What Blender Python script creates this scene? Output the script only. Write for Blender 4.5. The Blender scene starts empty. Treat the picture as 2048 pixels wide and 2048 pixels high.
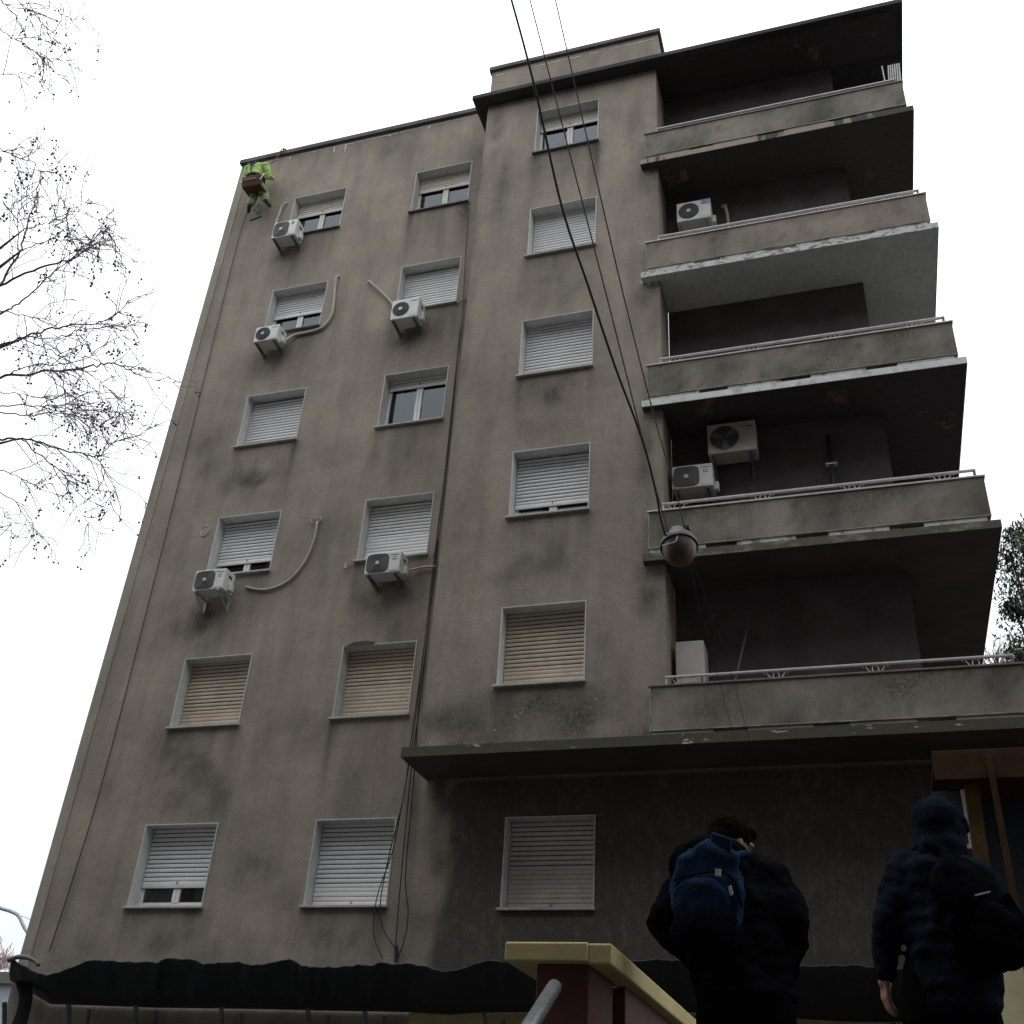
import bpy, bmesh, math, random
from mathutils import Vector, Matrix, noise
random.seed(11)
sc = bpy.context.scene
COL = sc.collection

# ------------------------------------------------------------------ camera
F_PX, YAW, PITCH, ROLL = 2151.0, -0.3348, 0.5544, 0.0694
CAM = Vector((11.154, -15.025, -0.153))
_f = Vector((math.sin(YAW)*math.cos(PITCH), math.cos(YAW)*math.cos(PITCH), math.sin(PITCH)))
_r = Vector((math.cos(YAW), -math.sin(YAW), 0)); _u = _r.cross(_f)
RGT = _r*math.cos(ROLL)+_u*math.sin(ROLL); UPV = _u*math.cos(ROLL)-_r*math.sin(ROLL)
cd = bpy.data.cameras.new('camera'); cam = bpy.data.objects.new('camera', cd); COL.objects.link(cam)
cd.sensor_width = 36; cd.lens = 36*F_PX/2048; cd.clip_start = 0.05; cd.clip_end = 2000
m = Matrix((RGT, UPV, -_f)).transposed().to_4x4(); m.translation = CAM; cam.matrix_world = m
sc.camera = cam
PX = 2048/1932.0
def ray(x, y):
    return RGT*((x*PX-1024)/F_PX) - UPV*((y*PX-1024)/F_PX) + _f
def at(x, y, Y):            # point seen at picture place x,y on the wall plane y = Y
    d = ray(x, y); return CAM + d*((Y-CAM.y)/d.y)
def far(x, y, D):           # point seen there, D metres along the view axis
    return CAM + ray(x, y)*D

# ------------------------------------------------------------------ sky, sun, exposure
w = bpy.data.worlds.new('World'); sc.world = w; w.use_nodes = True
nt = w.node_tree; nt.nodes.clear()
def N(nt, t, **k):
    n = nt.nodes.new(t)
    for a, b in k.items(): setattr(n, a, b)
    return n
SUN_EL, SUN_AZ = math.radians(76), math.radians(250)
sky = N(nt, 'ShaderNodeTexSky', sky_type='NISHITA'); sky.sun_disc = False; sky.sun_elevation = SUN_EL; sky.sun_rotation = SUN_AZ
sky.air_density = 1.0; sky.dust_density = 4.0
b1 = N(nt, 'ShaderNodeBackground'); b1.inputs[1].default_value = 0.012
hs = N(nt, 'ShaderNodeHueSaturation'); hs.inputs['Saturation'].default_value = 0.35
nt.links.new(sky.outputs[0], hs.inputs['Color']); nt.links.new(hs.outputs[0], b1.inputs[0])
# closed cloud layer: bright even overcast, a little dimmer towards the horizon
tc = N(nt, 'ShaderNodeTexCoord'); sx = N(nt, 'ShaderNodeSeparateXYZ'); nt.links.new(tc.outputs['Generated'], sx.inputs[0])
mx = N(nt, 'ShaderNodeMath', operation='MAXIMUM'); nt.links.new(sx.outputs[2], mx.inputs[0]); mx.inputs[1].default_value = 0
ma = N(nt, 'ShaderNodeMath', operation='MULTIPLY_ADD'); nt.links.new(mx.outputs[0], ma.inputs[0]); ma.inputs[1].default_value = 0.65; ma.inputs[2].default_value = 0.35
b2 = N(nt, 'ShaderNodeBackground'); b2.inputs[0].default_value = (0.91, 0.96, 1.0, 1)
ms = N(nt, 'ShaderNodeMath', operation='MULTIPLY'); nt.links.new(ma.outputs[0], ms.inputs[0]); ms.inputs[1].default_value = 1.7
nt.links.new(ms.outputs[0], b2.inputs[1])
ad = N(nt, 'ShaderNodeAddShader'); nt.links.new(b1.outputs[0], ad.inputs[0]); nt.links.new(b2.outputs[0], ad.inputs[1])
wo = N(nt, 'ShaderNodeOutputWorld'); nt.links.new(ad.outputs[0], wo.inputs[0])
sl = bpy.data.lights.new('sun', 'SUN'); sl.energy = 0.5; sl.angle = math.radians(60); sl.color = (1, .97, .93)
so = bpy.data.objects.new('sun', sl); COL.objects.link(so)
sd = Vector((math.sin(SUN_AZ)*math.cos(SUN_EL), math.cos(SUN_AZ)*math.cos(SUN_EL), math.sin(SUN_EL)))
so.rotation_euler = sd.to_track_quat('Z', 'Y').to_euler(); so.location = (0, -20, 40)
sc.view_settings.view_transform = 'Standard'; sc.view_settings.look = 'None'
sc.cycles.max_bounces = 5; sc.cycles.diffuse_bounces = 3; sc.cycles.transparent_max_bounces = 6
sc.view_settings.exposure = 0.38; sc.view_settings.gamma = 1; sc.view_settings.use_curve_mapping = False

# ------------------------------------------------------------------ materials
MATS = {}
def newmat(name):
    m = bpy.data.materials.new(name); m.use_nodes = True; MATS[name] = m
    nt = m.node_tree; return m, nt, nt.nodes['Principled BSDF']
def setcol(bs, c): bs.inputs['Base Color'].default_value = (*c, 1)
def noise_n(nt, scale, detail=4, rough=.55, vec=None):
    n = N(nt, 'ShaderNodeTexNoise'); n.inputs['Scale'].default_value = scale; n.inputs['Detail'].default_value = detail; n.inputs['Roughness'].default_value = rough
    if vec is not None: nt.links.new(vec, n.inputs['Vector'])
    return n.outputs['Fac']
def ramp(nt, fac, p0, p1, c0=(0,0,0), c1=(1,1,1)):
    r = N(nt, 'ShaderNodeValToRGB'); e = r.color_ramp.elements
    e[0].position = p0; e[1].position = p1; e[0].color = (*c0, 1); e[1].color = (*c1, 1)
    nt.links.new(fac, r.inputs[0]); return r.outputs[0]
def mixc(nt, fac, a, b, mode='MIX'):
    n = N(nt, 'ShaderNodeMix', data_type='RGBA', blend_type=mode)
    for s, v in ((n.inputs[0], fac), (n.inputs[6], a), (n.inputs[7], b)):
        if hasattr(v, 'is_linked') or hasattr(v, 'links'): nt.links.new(v, s)
        elif isinstance(v, (int, float)): s.default_value = v
        else: s.default_value = (*v, 1)
    return n.outputs[2]
def mathn(nt, op, a, b=0.0):
    n = N(nt, 'ShaderNodeMath', operation=op)
    for s, v in ((n.inputs[0], a), (n.inputs[1], b)):
        if isinstance(v, (int, float)): s.default_value = v
        else: nt.links.new(v, s)
    return n.outputs[0]
def posn(nt, scale=(1, 1, 1)):
    g = N(nt, 'ShaderNodeNewGeometry'); mp = N(nt, 'ShaderNodeMapping'); mp.inputs['Scale'].default_value = scale
    nt.links.new(g.outputs['Position'], mp.inputs[0]); return mp.outputs[0]
def bump(nt, bs, h, strength, dist=.01):
    b = N(nt, 'ShaderNodeBump'); b.inputs['Strength'].default_value = strength; b.inputs['Distance'].default_value = dist
    nt.links.new(h, b.inputs['Height']); nt.links.new(b.outputs[0], bs.inputs['Normal'])
def mat(name, c, rough=.6, var=.25, vs=8, c2=None, metal=0, bmp=0, bs_scale=60, spec=.4):
    m, nt, bs = newmat(name); v = posn(nt)
    n = noise_n(nt, vs, 5, .6, v)
    a = tuple(x*(1-var) for x in c); b = tuple(min(1, x*(1+var)) for x in c)
    if c2: a, b = c, c2
    nt.links.new(ramp(nt, n, .3, .7, a, b), bs.inputs['Base Color'])
    bs.inputs['Roughness'].default_value = rough; bs.inputs['Metallic'].default_value = metal
    bs.inputs['Specular IOR Level'].default_value = spec
    if bmp: bump(nt, bs, noise_n(nt, bs_scale, 4, .6, v), bmp, .008)
    return m
def wallmat(name, ca, cb, dark=(.07, .064, .055), mossc=(.075, .078, .052)):
    m, nt, bs = newmat(name); v = posn(nt)
    big = ramp(nt, noise_n(nt, .6, 4, .62, v), .36, .64)
    c = mixc(nt, big, ca, cb)
    pink = ramp(nt, noise_n(nt, 1.3, 4, .6, posn(nt, (1, 1, .7))), .5, .75)
    c = mixc(nt, mathn(nt, 'MULTIPLY', pink, .35), c, (ca[0]*1.12, ca[1]*1.03, ca[2]*.97))
    st = ramp(nt, noise_n(nt, 2.4, 4, .65, posn(nt, (1, 1, .16))), .45, .75)
    c = mixc(nt, mathn(nt, 'MULTIPLY', st, .42), c, (.12, .113, .103))
    spots = ramp(nt, noise_n(nt, 7, 3, .7, v), .56, .8)
    c = mixc(nt, mathn(nt, 'MULTIPLY', spots, .35), c, (.11, .105, .095))
    fine = ramp(nt, noise_n(nt, 38, 3, .7, v), .25, .75, (.84, .84, .84), (1.12, 1.12, 1.12))
    d = N(nt, 'ShaderNodeAttribute', attribute_name='dirt_dark'); mo = N(nt, 'ShaderNodeAttribute', attribute_name='moss')
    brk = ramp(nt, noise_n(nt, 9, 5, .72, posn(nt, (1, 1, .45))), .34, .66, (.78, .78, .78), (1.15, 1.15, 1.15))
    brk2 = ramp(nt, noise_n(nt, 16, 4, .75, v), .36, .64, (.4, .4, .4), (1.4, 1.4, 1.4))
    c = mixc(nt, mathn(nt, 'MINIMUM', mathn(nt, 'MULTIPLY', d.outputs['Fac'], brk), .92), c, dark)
    c = mixc(nt, mathn(nt, 'MINIMUM', mathn(nt, 'MULTIPLY', mo.outputs['Fac'], brk2), .92), c, mossc)
    c = mixc(nt, 1.0, c, fine, 'MULTIPLY')
    nt.links.new(c, bs.inputs['Base Color'])
    bs.inputs['Roughness'].default_value = .92; bs.inputs['Specular IOR Level'].default_value = .15
    h = mathn(nt, 'ADD', noise_n(nt, 110, 2, .7, v), mathn(nt, 'MULTIPLY', noise_n(nt, 4, 3, .6, v), 2.2))
    bump(nt, bs, h, .45, .012)
    return m
wallmat('stucco', (.405, .347, .289), (.295, .256, .215))
wallmat('parapet_concrete', (.33, .30, .25), (.23, .216, .18), (.07, .067, .058), (.085, .09, .06))
wallmat('concrete_brown', (.40, .335, .285), (.30, .262, .22), (.09, .085, .075), (.10, .105, .07))
wallmat('corner_stucco', (.40, .356, .30), (.33, .298, .255))
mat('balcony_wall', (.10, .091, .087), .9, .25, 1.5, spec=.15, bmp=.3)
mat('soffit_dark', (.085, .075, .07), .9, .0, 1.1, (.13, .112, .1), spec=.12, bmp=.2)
def patchmat(name, base, patch, p0, p1, scale=1.2, vs=(1, 1, 1), rough=.85):
    m, nt, bs = newmat(name)
    f = ramp(nt, noise_n(nt, scale, 7, .62, posn(nt, vs)), p0, p1)
    g = ramp(nt, noise_n(nt, 9, 4, .7, posn(nt)), .2, .8, (.8, .8, .8), (1.15, 1.15, 1.15))
    c = mixc(nt, 1.0, mixc(nt, f, base, patch), g, 'MULTIPLY')
    nt.links.new(c, bs.inputs['Base Color']); bs.inputs['Roughness'].default_value = rough; bs.inputs['Specular IOR Level'].default_value = .2
    return m
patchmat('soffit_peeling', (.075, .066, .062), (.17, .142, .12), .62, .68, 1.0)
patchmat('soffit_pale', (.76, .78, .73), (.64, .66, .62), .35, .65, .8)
patchmat('cornice_dark', (.045, .044, .045), (.085, .08, .076), .4, .65, 1.6, (.5, 1, 3))
patchmat('edge_patchwork', (.085, .088, .08), (.36, .31, .25), .47, .50, 1.1, (1.3, .2, .2))
patchmat('edge_peeling', (.66, .66, .65), (.26, .24, .22), .50, .60, 8, (1, 1, 1.6))
patchmat('edge_white', (.74, .76, .74), (.42, .42, .4), .5, .7, 5)
patchmat('edge_mossy', (.12, .118, .085), (.25, .22, .19), .5, .62, 3, (1, 1, 2))
patchmat('edge_mossy_dark', (.085, .082, .06), (.45, .45, .42), .63, .66, 2.6, (1, 1, 4))
patchmat('block_white', (.62, .61, .57), (.24, .22, .2), .5, .62, 5)
patchmat('bead', (.42, .40, .36), (.2, .19, .165), .42, .6, 4)
patchmat('coping_dark', (.10, .095, .1), (.16, .15, .145), .4, .6, 2)
mat('drip_white', (.66, .65, .62), .8, .15)
mat('reveal_paint', (.56, .565, .55), .75, .12, 6)
mat('sill_slate', (.12, .12, .13), .6, .3, 8)
mat('sill_stone', (.45, .42, .39), .7, .2, 8)
mat('slat_white', (.80, .80, .785), .45, .0, 3, (.88, .885, .885))
mat('slat_cream', (.78, .73, .64), .55, .1, 4)
mat('slat_tan', (.52, .43, .33), .6, .0, 2.5, (.70, .61, .49))
mat('slat_grey', (.62, .59, .54), .6, .12, 4)
mat('slat_gap', (.05, .048, .045), .9, .1)
mat('frame_white', (.8, .8, .78), .5, .08, 5)
mat('frame_cream', (.74, .7, .63), .5, .08, 5)
mat('curtain', (.6, .6, .58), .9, .1, 12)
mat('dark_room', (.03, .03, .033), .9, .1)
m, nt, bs = newmat('glass')
nt.nodes.remove(bs); o = nt.nodes['Material Output']
tr = N(nt, 'ShaderNodeBsdfTransparent'); tr.inputs[0].default_value = (.62, .66, .68, 1)
gl = N(nt, 'ShaderNodeBsdfGlossy'); gl.inputs['Roughness'].default_value = .03; gl.inputs[0].default_value = (.9, .95, 1, 1)
fr = N(nt, 'ShaderNodeFresnel'); fr.inputs[0].default_value = 1.75
mxs = N(nt, 'ShaderNodeMixShader'); nt.links.new(fr.outputs[0], mxs.inputs[0]); nt.links.new(tr.outputs[0], mxs.inputs[1]); nt.links.new(gl.outputs[0], mxs.inputs[2]); nt.links.new(mxs.outputs[0], o.inputs[0])
mat('ac_white', (.7, .7, .665), .45, .1, 5)
mat('ac_old', (.44, .42, .37), .55, .16, 6)
mat('ac_dark', (.045, .045, .05), .6, .2, 20)
mat('ac_grille', (.12, .115, .115), .6, .15, 30)
mat('ac_hub', (.6, .58, .55), .5, .1)
mat('ac_print', (.05, .05, .06), .6, .1)
mat('badge_blue', (.03, .16, .42), .4, .1)
mat('badge_steel', (.12, .2, .36), .4, .1)
mat('badge_white', (.75, .78, .8), .4, .05)
mat('bracket_white', (.46, .44, .42), .5, .2, 10)
mat('bracket_dark', (.13, .13, .135), .5, .3, 10)
mat('pipe_beige', (.45, .42, .38), .7, .15, 20)
mat('pipe_dark', (.03, .035, .045), .5, .2)
mat('cable_black', (.02, .02, .022), .5, .2)
mat('cable_grey', (.11, .105, .1), .6, .2)
mat('rail_paint', (.58, .54, .53), .5, .14, 9)
mat('rail_brown', (.17, .14, .13), .6, .3, 9)
mat('brick_red', (.24, .105, .075), .85, .3, 14)
mat('mortar', (.3, .28, .25), .9, .2, 20)
mat('wood_brown', (.046, .023, .012), .6, .3, 5, spec=.08)
mat('wood_ochre', (.085, .05, .02), .6, .3, 5, spec=.08)
mat('paint_yellow', (.5, .42, .19), .7, .15, 3, bmp=.2, bs_scale=30)
mat('paint_pale_yellow', (.58, .53, .33), .75, .1, 4)
mat('paint_maroon', (.10, .036, .032), .6, .3, 4, bmp=.2)
mat('steel_tube', (.17, .175, .19), .35, .25, 30, metal=.6)
mat('mesh_green', (.034, .039, .041), .85, .25, 40, bmp=.4, bs_scale=120)
mat('hivis', (.34, .5, .13), .7, .2, 14)
mat('hivis_shade', (.24, .36, .11), .8, .25, 14)
mat('reflector', (.62, .64, .6), .3, .1)
mat('harness_brown', (.10, .035, .022), .7, .3, 20)
mat('harness_dark', (.03, .04, .045), .7, .3, 20)
mat('boot_dark', (.035, .035, .045), .6, .2, 20)
mat('rope_red', (.22, .05, .045), .8, .2, 40)
mat('skin', (.3, .165, .115), .5, .12, 30)
mat('hair', (.012, .007, .005), .6, .4, 60, spec=.0)
mat('jacket_black', (.006, .0065, .0078), .65, .3, 14, bmp=.5, bs_scale=18, spec=.0)
mat('jacket_navy', (.011, .0135, .021), .5, .3, 12, bmp=.5, bs_scale=22, spec=.0)
mat('trousers_black', (.005, .005, .006), .85, .3, 14, bmp=.4, bs_scale=16, spec=.0)
mat('shoe_black', (.02, .02, .02), .5, .3, spec=.08)
mat('bag_blue', (.016, .032, .065), .7, .3, 7, bmp=.5, bs_scale=14, spec=.0)
mat('bag_black', (.006, .0065, .008), .7, .3, 9, bmp=.4, bs_scale=14, spec=.0)
mat('tag_white', (.7, .7, .7), .5, .05)
mat('bark', (.27, .205, .2), .9, .3, 20)
mat('twig', (.40, .31, .31), .9, .25, 20)
mat('seed_ball', (.15, .08, .08), .95, .3, 60)
mat('leaf_dark', (.035, .05, .022), .6, .4, 3)
mat('leaf_mid', (.07, .085, .035), .6, .4, 3)
mat('lamp_enamel', (.05, .048, .048), .5, .4, 10)
m, nt, bs = newmat('lamp_glass'); setcol(bs, (.1, .08, .06)); bs.inputs['Roughness'].default_value = .45; bs.inputs['Specular IOR Level'].default_value = .25
nt.links.new(ramp(nt, noise_n(nt, 5, 4, .6, posn(nt)), .35, .7, (.07, .045, .03), (.17, .14, .105)), bs.inputs['Base Color'])
mat('fridge_white', (.56, .52, .49), .5, .1, 3)
mat('far_grey', (.30, .34, .37), .8, .15, 1)
mat('far_plaster', (.11, .10, .09), .9, .15, .6)
mat('asphalt', (.05, .05, .052), .9, .25, 6)
mat('paving', (.05, .049, .047), .9, .2, 3)
mat('galvanised', (.3, .31, .33), .5, .2, 8, metal=.4)
mat('moss_green', (.05, .065, .03), .95, .3, 20)

# ------------------------------------------------------------------ mesh helpers
LOC = {}
def reg(o, parent=None, origin=(0, 0, 0), label=None, cat=None, group=None, kind=None):
    COL.objects.link(o); o.location = origin; LOC[o.name] = Vector(origin)
    if parent is not None:
        o.parent = parent; o.matrix_parent_inverse = Matrix.Translation(-LOC[parent.name])
    if label: o['label'] = label
    if cat: o['category'] = cat
    if group: o['group'] = group
    if kind: o['kind'] = kind
    return o
def root(name, loc, label, cat, group=None):
    return reg(bpy.data.objects.new(name, None), None, loc, label, cat, group)
class MB:
    def __init__(s): s.v = []; s.f = []
    def add(s, vs, fs):
        k = len(s.v); s.v += [tuple(v) for v in vs]; s.f += [tuple(i+k for i in f) for f in fs]; return s
    def box(s, x0, x1, y0, y1, z0, z1):
        vs = [(x, y, z) for z in (z0, z1) for y in (y0, y1) for x in (x0, x1)]
        return s.add(vs, [(0,2,3,1),(4,5,7,6),(0,1,5,4),(2,6,7,3),(0,4,6,2),(1,3,7,5)])
    def prism(s, poly, z0, z1):
        n = len(poly)
        return s.add([(x, y, z0) for x, y in poly]+[(x, y, z1) for x, y in poly],
            [tuple(range(n-1, -1, -1)), tuple(range(n, 2*n))]+[(i, (i+1) % n, (i+1) % n+n, i+n) for i in range(n)])
    def obox(s, c, ax, ay, az):   # oriented box: centre, three half-axis vectors
        c = Vector(c); vs = [c+ax*i+ay*j+az*k for k in (-1, 1) for j in (-1, 1) for i in (-1, 1)]
        return s.add(vs, [(0,2,3,1),(4,5,7,6),(0,1,5,4),(2,6,7,3),(0,4,6,2),(1,3,7,5)])
    def tube(s, pts, rad, n=6, caps=True, round_ends=False):
        P = [Vector(p) for p in pts]; R = list(rad) if hasattr(rad, '__len__') else [rad]*len(P)
        if round_ends:
            d0 = (P[0]-P[1]).normalized(); d1 = (P[-1]-P[-2]).normalized()
            P = [P[0]+d0*R[0]*.92, P[0]+d0*R[0]*.6]+P+[P[-1]+d1*R[-1]*.6, P[-1]+d1*R[-1]*.92]
            R = [R[0]*.35, R[0]*.8]+R+[R[-1]*.8, R[-1]*.35]
        t = (P[1]-P[0]).normalized(); a = t.orthogonal().normalized(); vs = []; fs = []
        for i, p in enumerate(P):
            t2 = (P[min(i+1, len(P)-1)]-P[max(i-1, 0)])
            if t2.length > 1e-9: t = t2.normalized()
            a = (a-t*a.dot(t)); a = a.normalized() if a.length > 1e-6 else t.orthogonal().normalized(); b = t.cross(a)
            for k in range(n):
                an = 2*math.pi*k/n; vs.append(p+(a*math.cos(an)+b*math.sin(an))*R[i])
        for i in range(len(P)-1):
            for k in range(n): fs.append((i*n+k, i*n+(k+1) % n, (i+1)*n+(k+1) % n, (i+1)*n+k))
        if caps: fs.append(tuple(range(n-1, -1, -1))); fs.append(tuple((len(P)-1)*n+k for k in range(n)))
        return s.add(vs, fs)
    def ball(s, c, r, nu=12, nv=8, rot=None):
        c = Vector(c); r = Vector(r) if hasattr(r, '__len__') else Vector((r, r, r)); vs = []; fs = []
        def put(v):
            v = Vector((v[0]*r.x, v[1]*r.y, v[2]*r.z)); vs.append(c+(rot@v if rot else v))
        put((0, 0, -1))
        for j in range(1, nv):
            ph = -math.pi/2+math.pi*j/nv
            for i in range(nu):
                th = 2*math.pi*i/nu; put((math.cos(ph)*math.cos(th), math.cos(ph)*math.sin(th), math.sin(ph)))
        put((0, 0, 1)); L = len(vs)-1
        for i in range(nu):
            fs.append((0, 1+(i+1) % nu, 1+i)); fs.append((L, 1+(nv-2)*nu+i, 1+(nv-2)*nu+(i+1) % nu))
            for j in range(nv-2):
                a = 1+j*nu; fs.append((a+i, a+(i+1) % nu, a+nu+(i+1) % nu, a+nu+i))
        return s.add(vs, fs)
    def disc(s, c, r, y_t, n=28):   # short cylinder facing -y
        c = Vector(c); vs = []; 
        for y in (0, y_t):
            for k in range(n): vs.append(c+Vector((math.cos(2*math.pi*k/n)*r, y, math.sin(2*math.pi*k/n)*r)))
        return s.add(vs, [tuple(range(n)), tuple(range(2*n-1, n-1, -1))]+[(k, k+n, (k+1) % n+n, (k+1) % n) for k in range(n)])
    def ring(s, c, r, t, n=28):     # thin ring facing -y
        pts = [Vector(c)+Vector((math.cos(2*math.pi*k/n)*r, 0, math.sin(2*math.pi*k/n)*r)) for k in range(n+1)]
        return s.tube(pts, t, 4, False)
    def build(s, name, material, parent=None, origin=(0, 0, 0), smooth=False, bevel=0, segs=2, **k):
        me = bpy.data.meshes.new(name); o = Vector(origin)
        me.from_pydata([tuple(Vector(v)-o) for v in s.v], [], s.f); me.update()
        bm = bmesh.new(); bm.from_mesh(me); bmesh.ops.recalc_face_normals(bm, faces=bm.faces)
        if bevel:
            es = [e for e in bm.edges if len(e.link_faces) == 2 and e.calc_face_angle(0) > .6]
            bmesh.ops.bevel(bm, geom=es, offset=bevel, segments=segs, affect='EDGES', profile=.5)
        bm.to_mesh(me); bm.free()
        if smooth:
            for p in me.polygons: p.use_smooth = True
        if material: me.materials.append(MATS[material])
        return reg(bpy.data.objects.new(name, me), parent, origin, **k)
def bez(pts, n=8):      # smooth polyline through points
    P = [Vector(p) for p in pts]; out = []
    for i in range(len(P)-1):
        p0 = P[max(i-1, 0)]; p1 = P[i]; p2 = P[i+1]; p3 = P[min(i+2, len(P)-1)]
        for k in range(n):
            t = k/n; out.append(.5*((2*p1)+(p2-p0)*t+(2*p0-5*p1+4*p2-p3)*t*t+(3*p1-p0-3*p2+p3)*t**3))
    out.append(P[-1]); return out

# ------------------------------------------------------------------ building measures
G = -0.25                                  # pavement level
H = 2.95
XL, XC0, XC1, XR = -1.77, 5.03, 8.73, 12.2  # facade left edge, bay left/right, right corner
YC = -0.87                                 # bay front
ZT = 20.9; ZR = 19.73                      # main roof line, underside of roof slab
WIN = []                                   # column,row,x0,width,ztop,height,y
for r in range(6):
    WIN.append(('A', r, 0.0, 1.32, 19.149-r*H, 1.273, 0.0))
    WIN.append(('B', r, 3.081, 1.32, 19.149-r*H, 1.273, 0.0))
    if r < 5: WIN.append(('C', r, 6.19, 1.318, 19.165-r*H, 1.29, YC))
    else: WIN.append(('E', r, 6.175, 1.325, 19.10-r*H, 1.273, 0.0))
SL = [16.71, 13.71, 10.80, 7.88, 4.98]     # undersides of the balcony slabs

# ------------------------------------------------------------------ ground
gm = MB()
px0, px1, py0, py1 = 9.0, 13.2, -17.5, -11.35
E_ = 900
for a, b, c, d in ((-E_, E_, py1, E_), (-E_, E_, -E_, py0), (-E_, px0, py0, py1), (px1, E_, py0, py1)):
    gm.add([(a, c, G), (b, c, G), (b, d, G), (a, d, G)], [(0, 1, 2, 3)])
gm.build('ground', 'paving', kind='structure')
st = MB()
for i in range(8): st.box(px0, px1, py1-.27*(i+1), py1-.27*i, -2.0, G-.17*(i+1))
st.box(px0, px1, py0, py1-.27*8, -2.0, G-.17*9)
st.box(px0-.15, px0, py0, py1, -2.0, G-.004); st.box(px1, px1+.15, py0, py1, -2.0, G-.004); st.box(px0-.15, px1+.15, py0-.15, py0, -2.0, G-.004)
st.build('stairs', 'paving', kind='structure')
MB().add([(-200, -8.2, G+.004), (200, -8.2, G+.004), (200, -3.6, G+.004), (-200, -3.6, G+.004)], [(0, 1, 2, 3)]).build('road', 'asphalt', kind='structure')

# ------------------------------------------------------------------ the apartment building
BLD = root('apartment_building', (5, 0, G), 'tall grey-brown stucco apartment block with roller shutters and corner balconies', 'building')

def nz(x, y, z=0.0, o=4): return noise.fractal(Vector((x, y, z)), 1.0, 2.0, o)   # about -1..1
def sstep(a, b, x):
    t = max(0, min(1, (x-a)/(b-a))); return t*t*(3-2*t)
def streaks(x, z, wins, strength):
    d = 0
    for (c, r, x0, w_, zt, h, y) in wins:
        zs = zt-h-.03
        if zs-1.75 < z < zs and x0-.25 < x < x0+w_+.25:
            f = (zs-z)/1.7
            e = sstep(x0-.25, x0+.05, x)*(1-sstep(x0+w_-.05, x0+w_+.25, x))
            n = .5+.6*nz(x*3.3, z*.35, r*7.1+x0)
            corner = max(math.exp(-((x-x0)/.13)**2), math.exp(-((x-x0-w_)/.13)**2))
            d = max(d, strength*e*max(0, 1-f)**1.1*max(0, n)*(.75+.8*corner))
    return d
def grid_wall(name, material, xs, zs, y, skip, fn, parent, holes):
    def cut(a, b, extra, step):
        L = sorted(set([a, b]+[e for e in extra if a < e < b])); out = []
        for p, q in zip(L, L[1:]):
            n = max(1, int(math.ceil((q-p)/step)))
            out += [p+(q-p)*i/n for i in range(n)]
        return out+[b]
    X = cut(xs[0], xs[1], [h[2] for h in holes]+[h[2]+h[3] for h in holes]+skip[0], .11)
    Z = cut(zs[0], zs[1], [h[4] for h in holes]+[h[4]-h[5] for h in holes]+skip[1], .11)
    used = {}; vs = []; fs = []
    def vid(i, j):
        if (i, j) not in used: used[(i, j)] = len(vs); vs.append((X[i], y, Z[j]))
        return used[(i, j)]
    for i in range(len(X)-1):
        for j in range(len(Z)-1):
            cx, cz = (X[i]+X[i+1])/2, (Z[j]+Z[j+1])/2
            if skip[2](cx, cz): continue
            if any(h[2] < cx < h[2]+h[3] and h[4]-h[5] < cz < h[4] for h in holes): continue
            fs.append((vid(i, j), vid(i+1, j), vid(i+1, j+1), vid(i, j+1)))
    me = bpy.data.meshes.new(name); me.from_pydata(vs, [], fs)
    a = me.attributes.new('dirt_dark', 'FLOAT', 'POINT'); b = me.attributes.new('moss', 'FLOAT', 'POINT')
    for k, v in enumerate(vs):
        d, mo = fn(v[0], v[2]); a.data[k].value = max(0, min(1, d)); b.data[k].value = max(0, min(1, mo))
    me.materials.append(MATS[material])
    return reg(bpy.data.objects.new(name, me), parent)
def blobs(x, z, L, k=2.2):
    d = 0
    for (bx, bz, rx, rz, a) in L:
        q = ((x-bx)/rx)**2+((z-bz)/rz)**2
        if q < 4: d = max(d, a*math.exp(-q)*max(0, min(1.25, .75+.9*nz(x*k, z*k, bx))))
    return d
def B(px, py, rx, rz, a, Y=0.0):
    p = at(px, py, Y); return (p.x, p.z, rx, rz, a)
MAINW = [w_ for w_ in WIN if w_[0] != 'C']
STM = [B(480, 900, .75, .6, .75), B(392, 855, .5, .7, .6), B(360, 1440, .75, .95, .8), B(375, 1500, .9, .6, .6), B(560, 1385, .7, .5, .45),
       B(548, 482, .45, .5, .75), B(508, 678, .42, .5, .65), B(772, 632, .42, .5, .65), B(380, 1165, .7, .5, .85), B(722, 1118, .55, .5, .95), B(720, 1180, .7, .7, .4),
       B(832, 1500, .25, .9, .75), B(852, 1640, .35, .6, .8), B(830, 1720, .4, .4, .7), B(900, 1760, .5, .5, .6),
       B(320, 1770, .9, .35, .6), B(640, 1770, .9, .35, .6), B(680, 1450, .6, .7, .4), B(560, 280, .5, .5, .3), B(740, 285, .8, .45, .35),
       B(905, 300, .35, 1.6, .35), B(480, 1640, .5, .35, .5), B(520, 1700, .45, .25, .5), B(430, 1330, .4, .4, .35), B(205, 1500, .3, .5, .4), B(200, 1700, .4, .5, .35),
       B(620, 1000, .5, .35, .3), B(620, 860, .7, .35, .25), B(880, 600, .2, 1.2, .4)]
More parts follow.
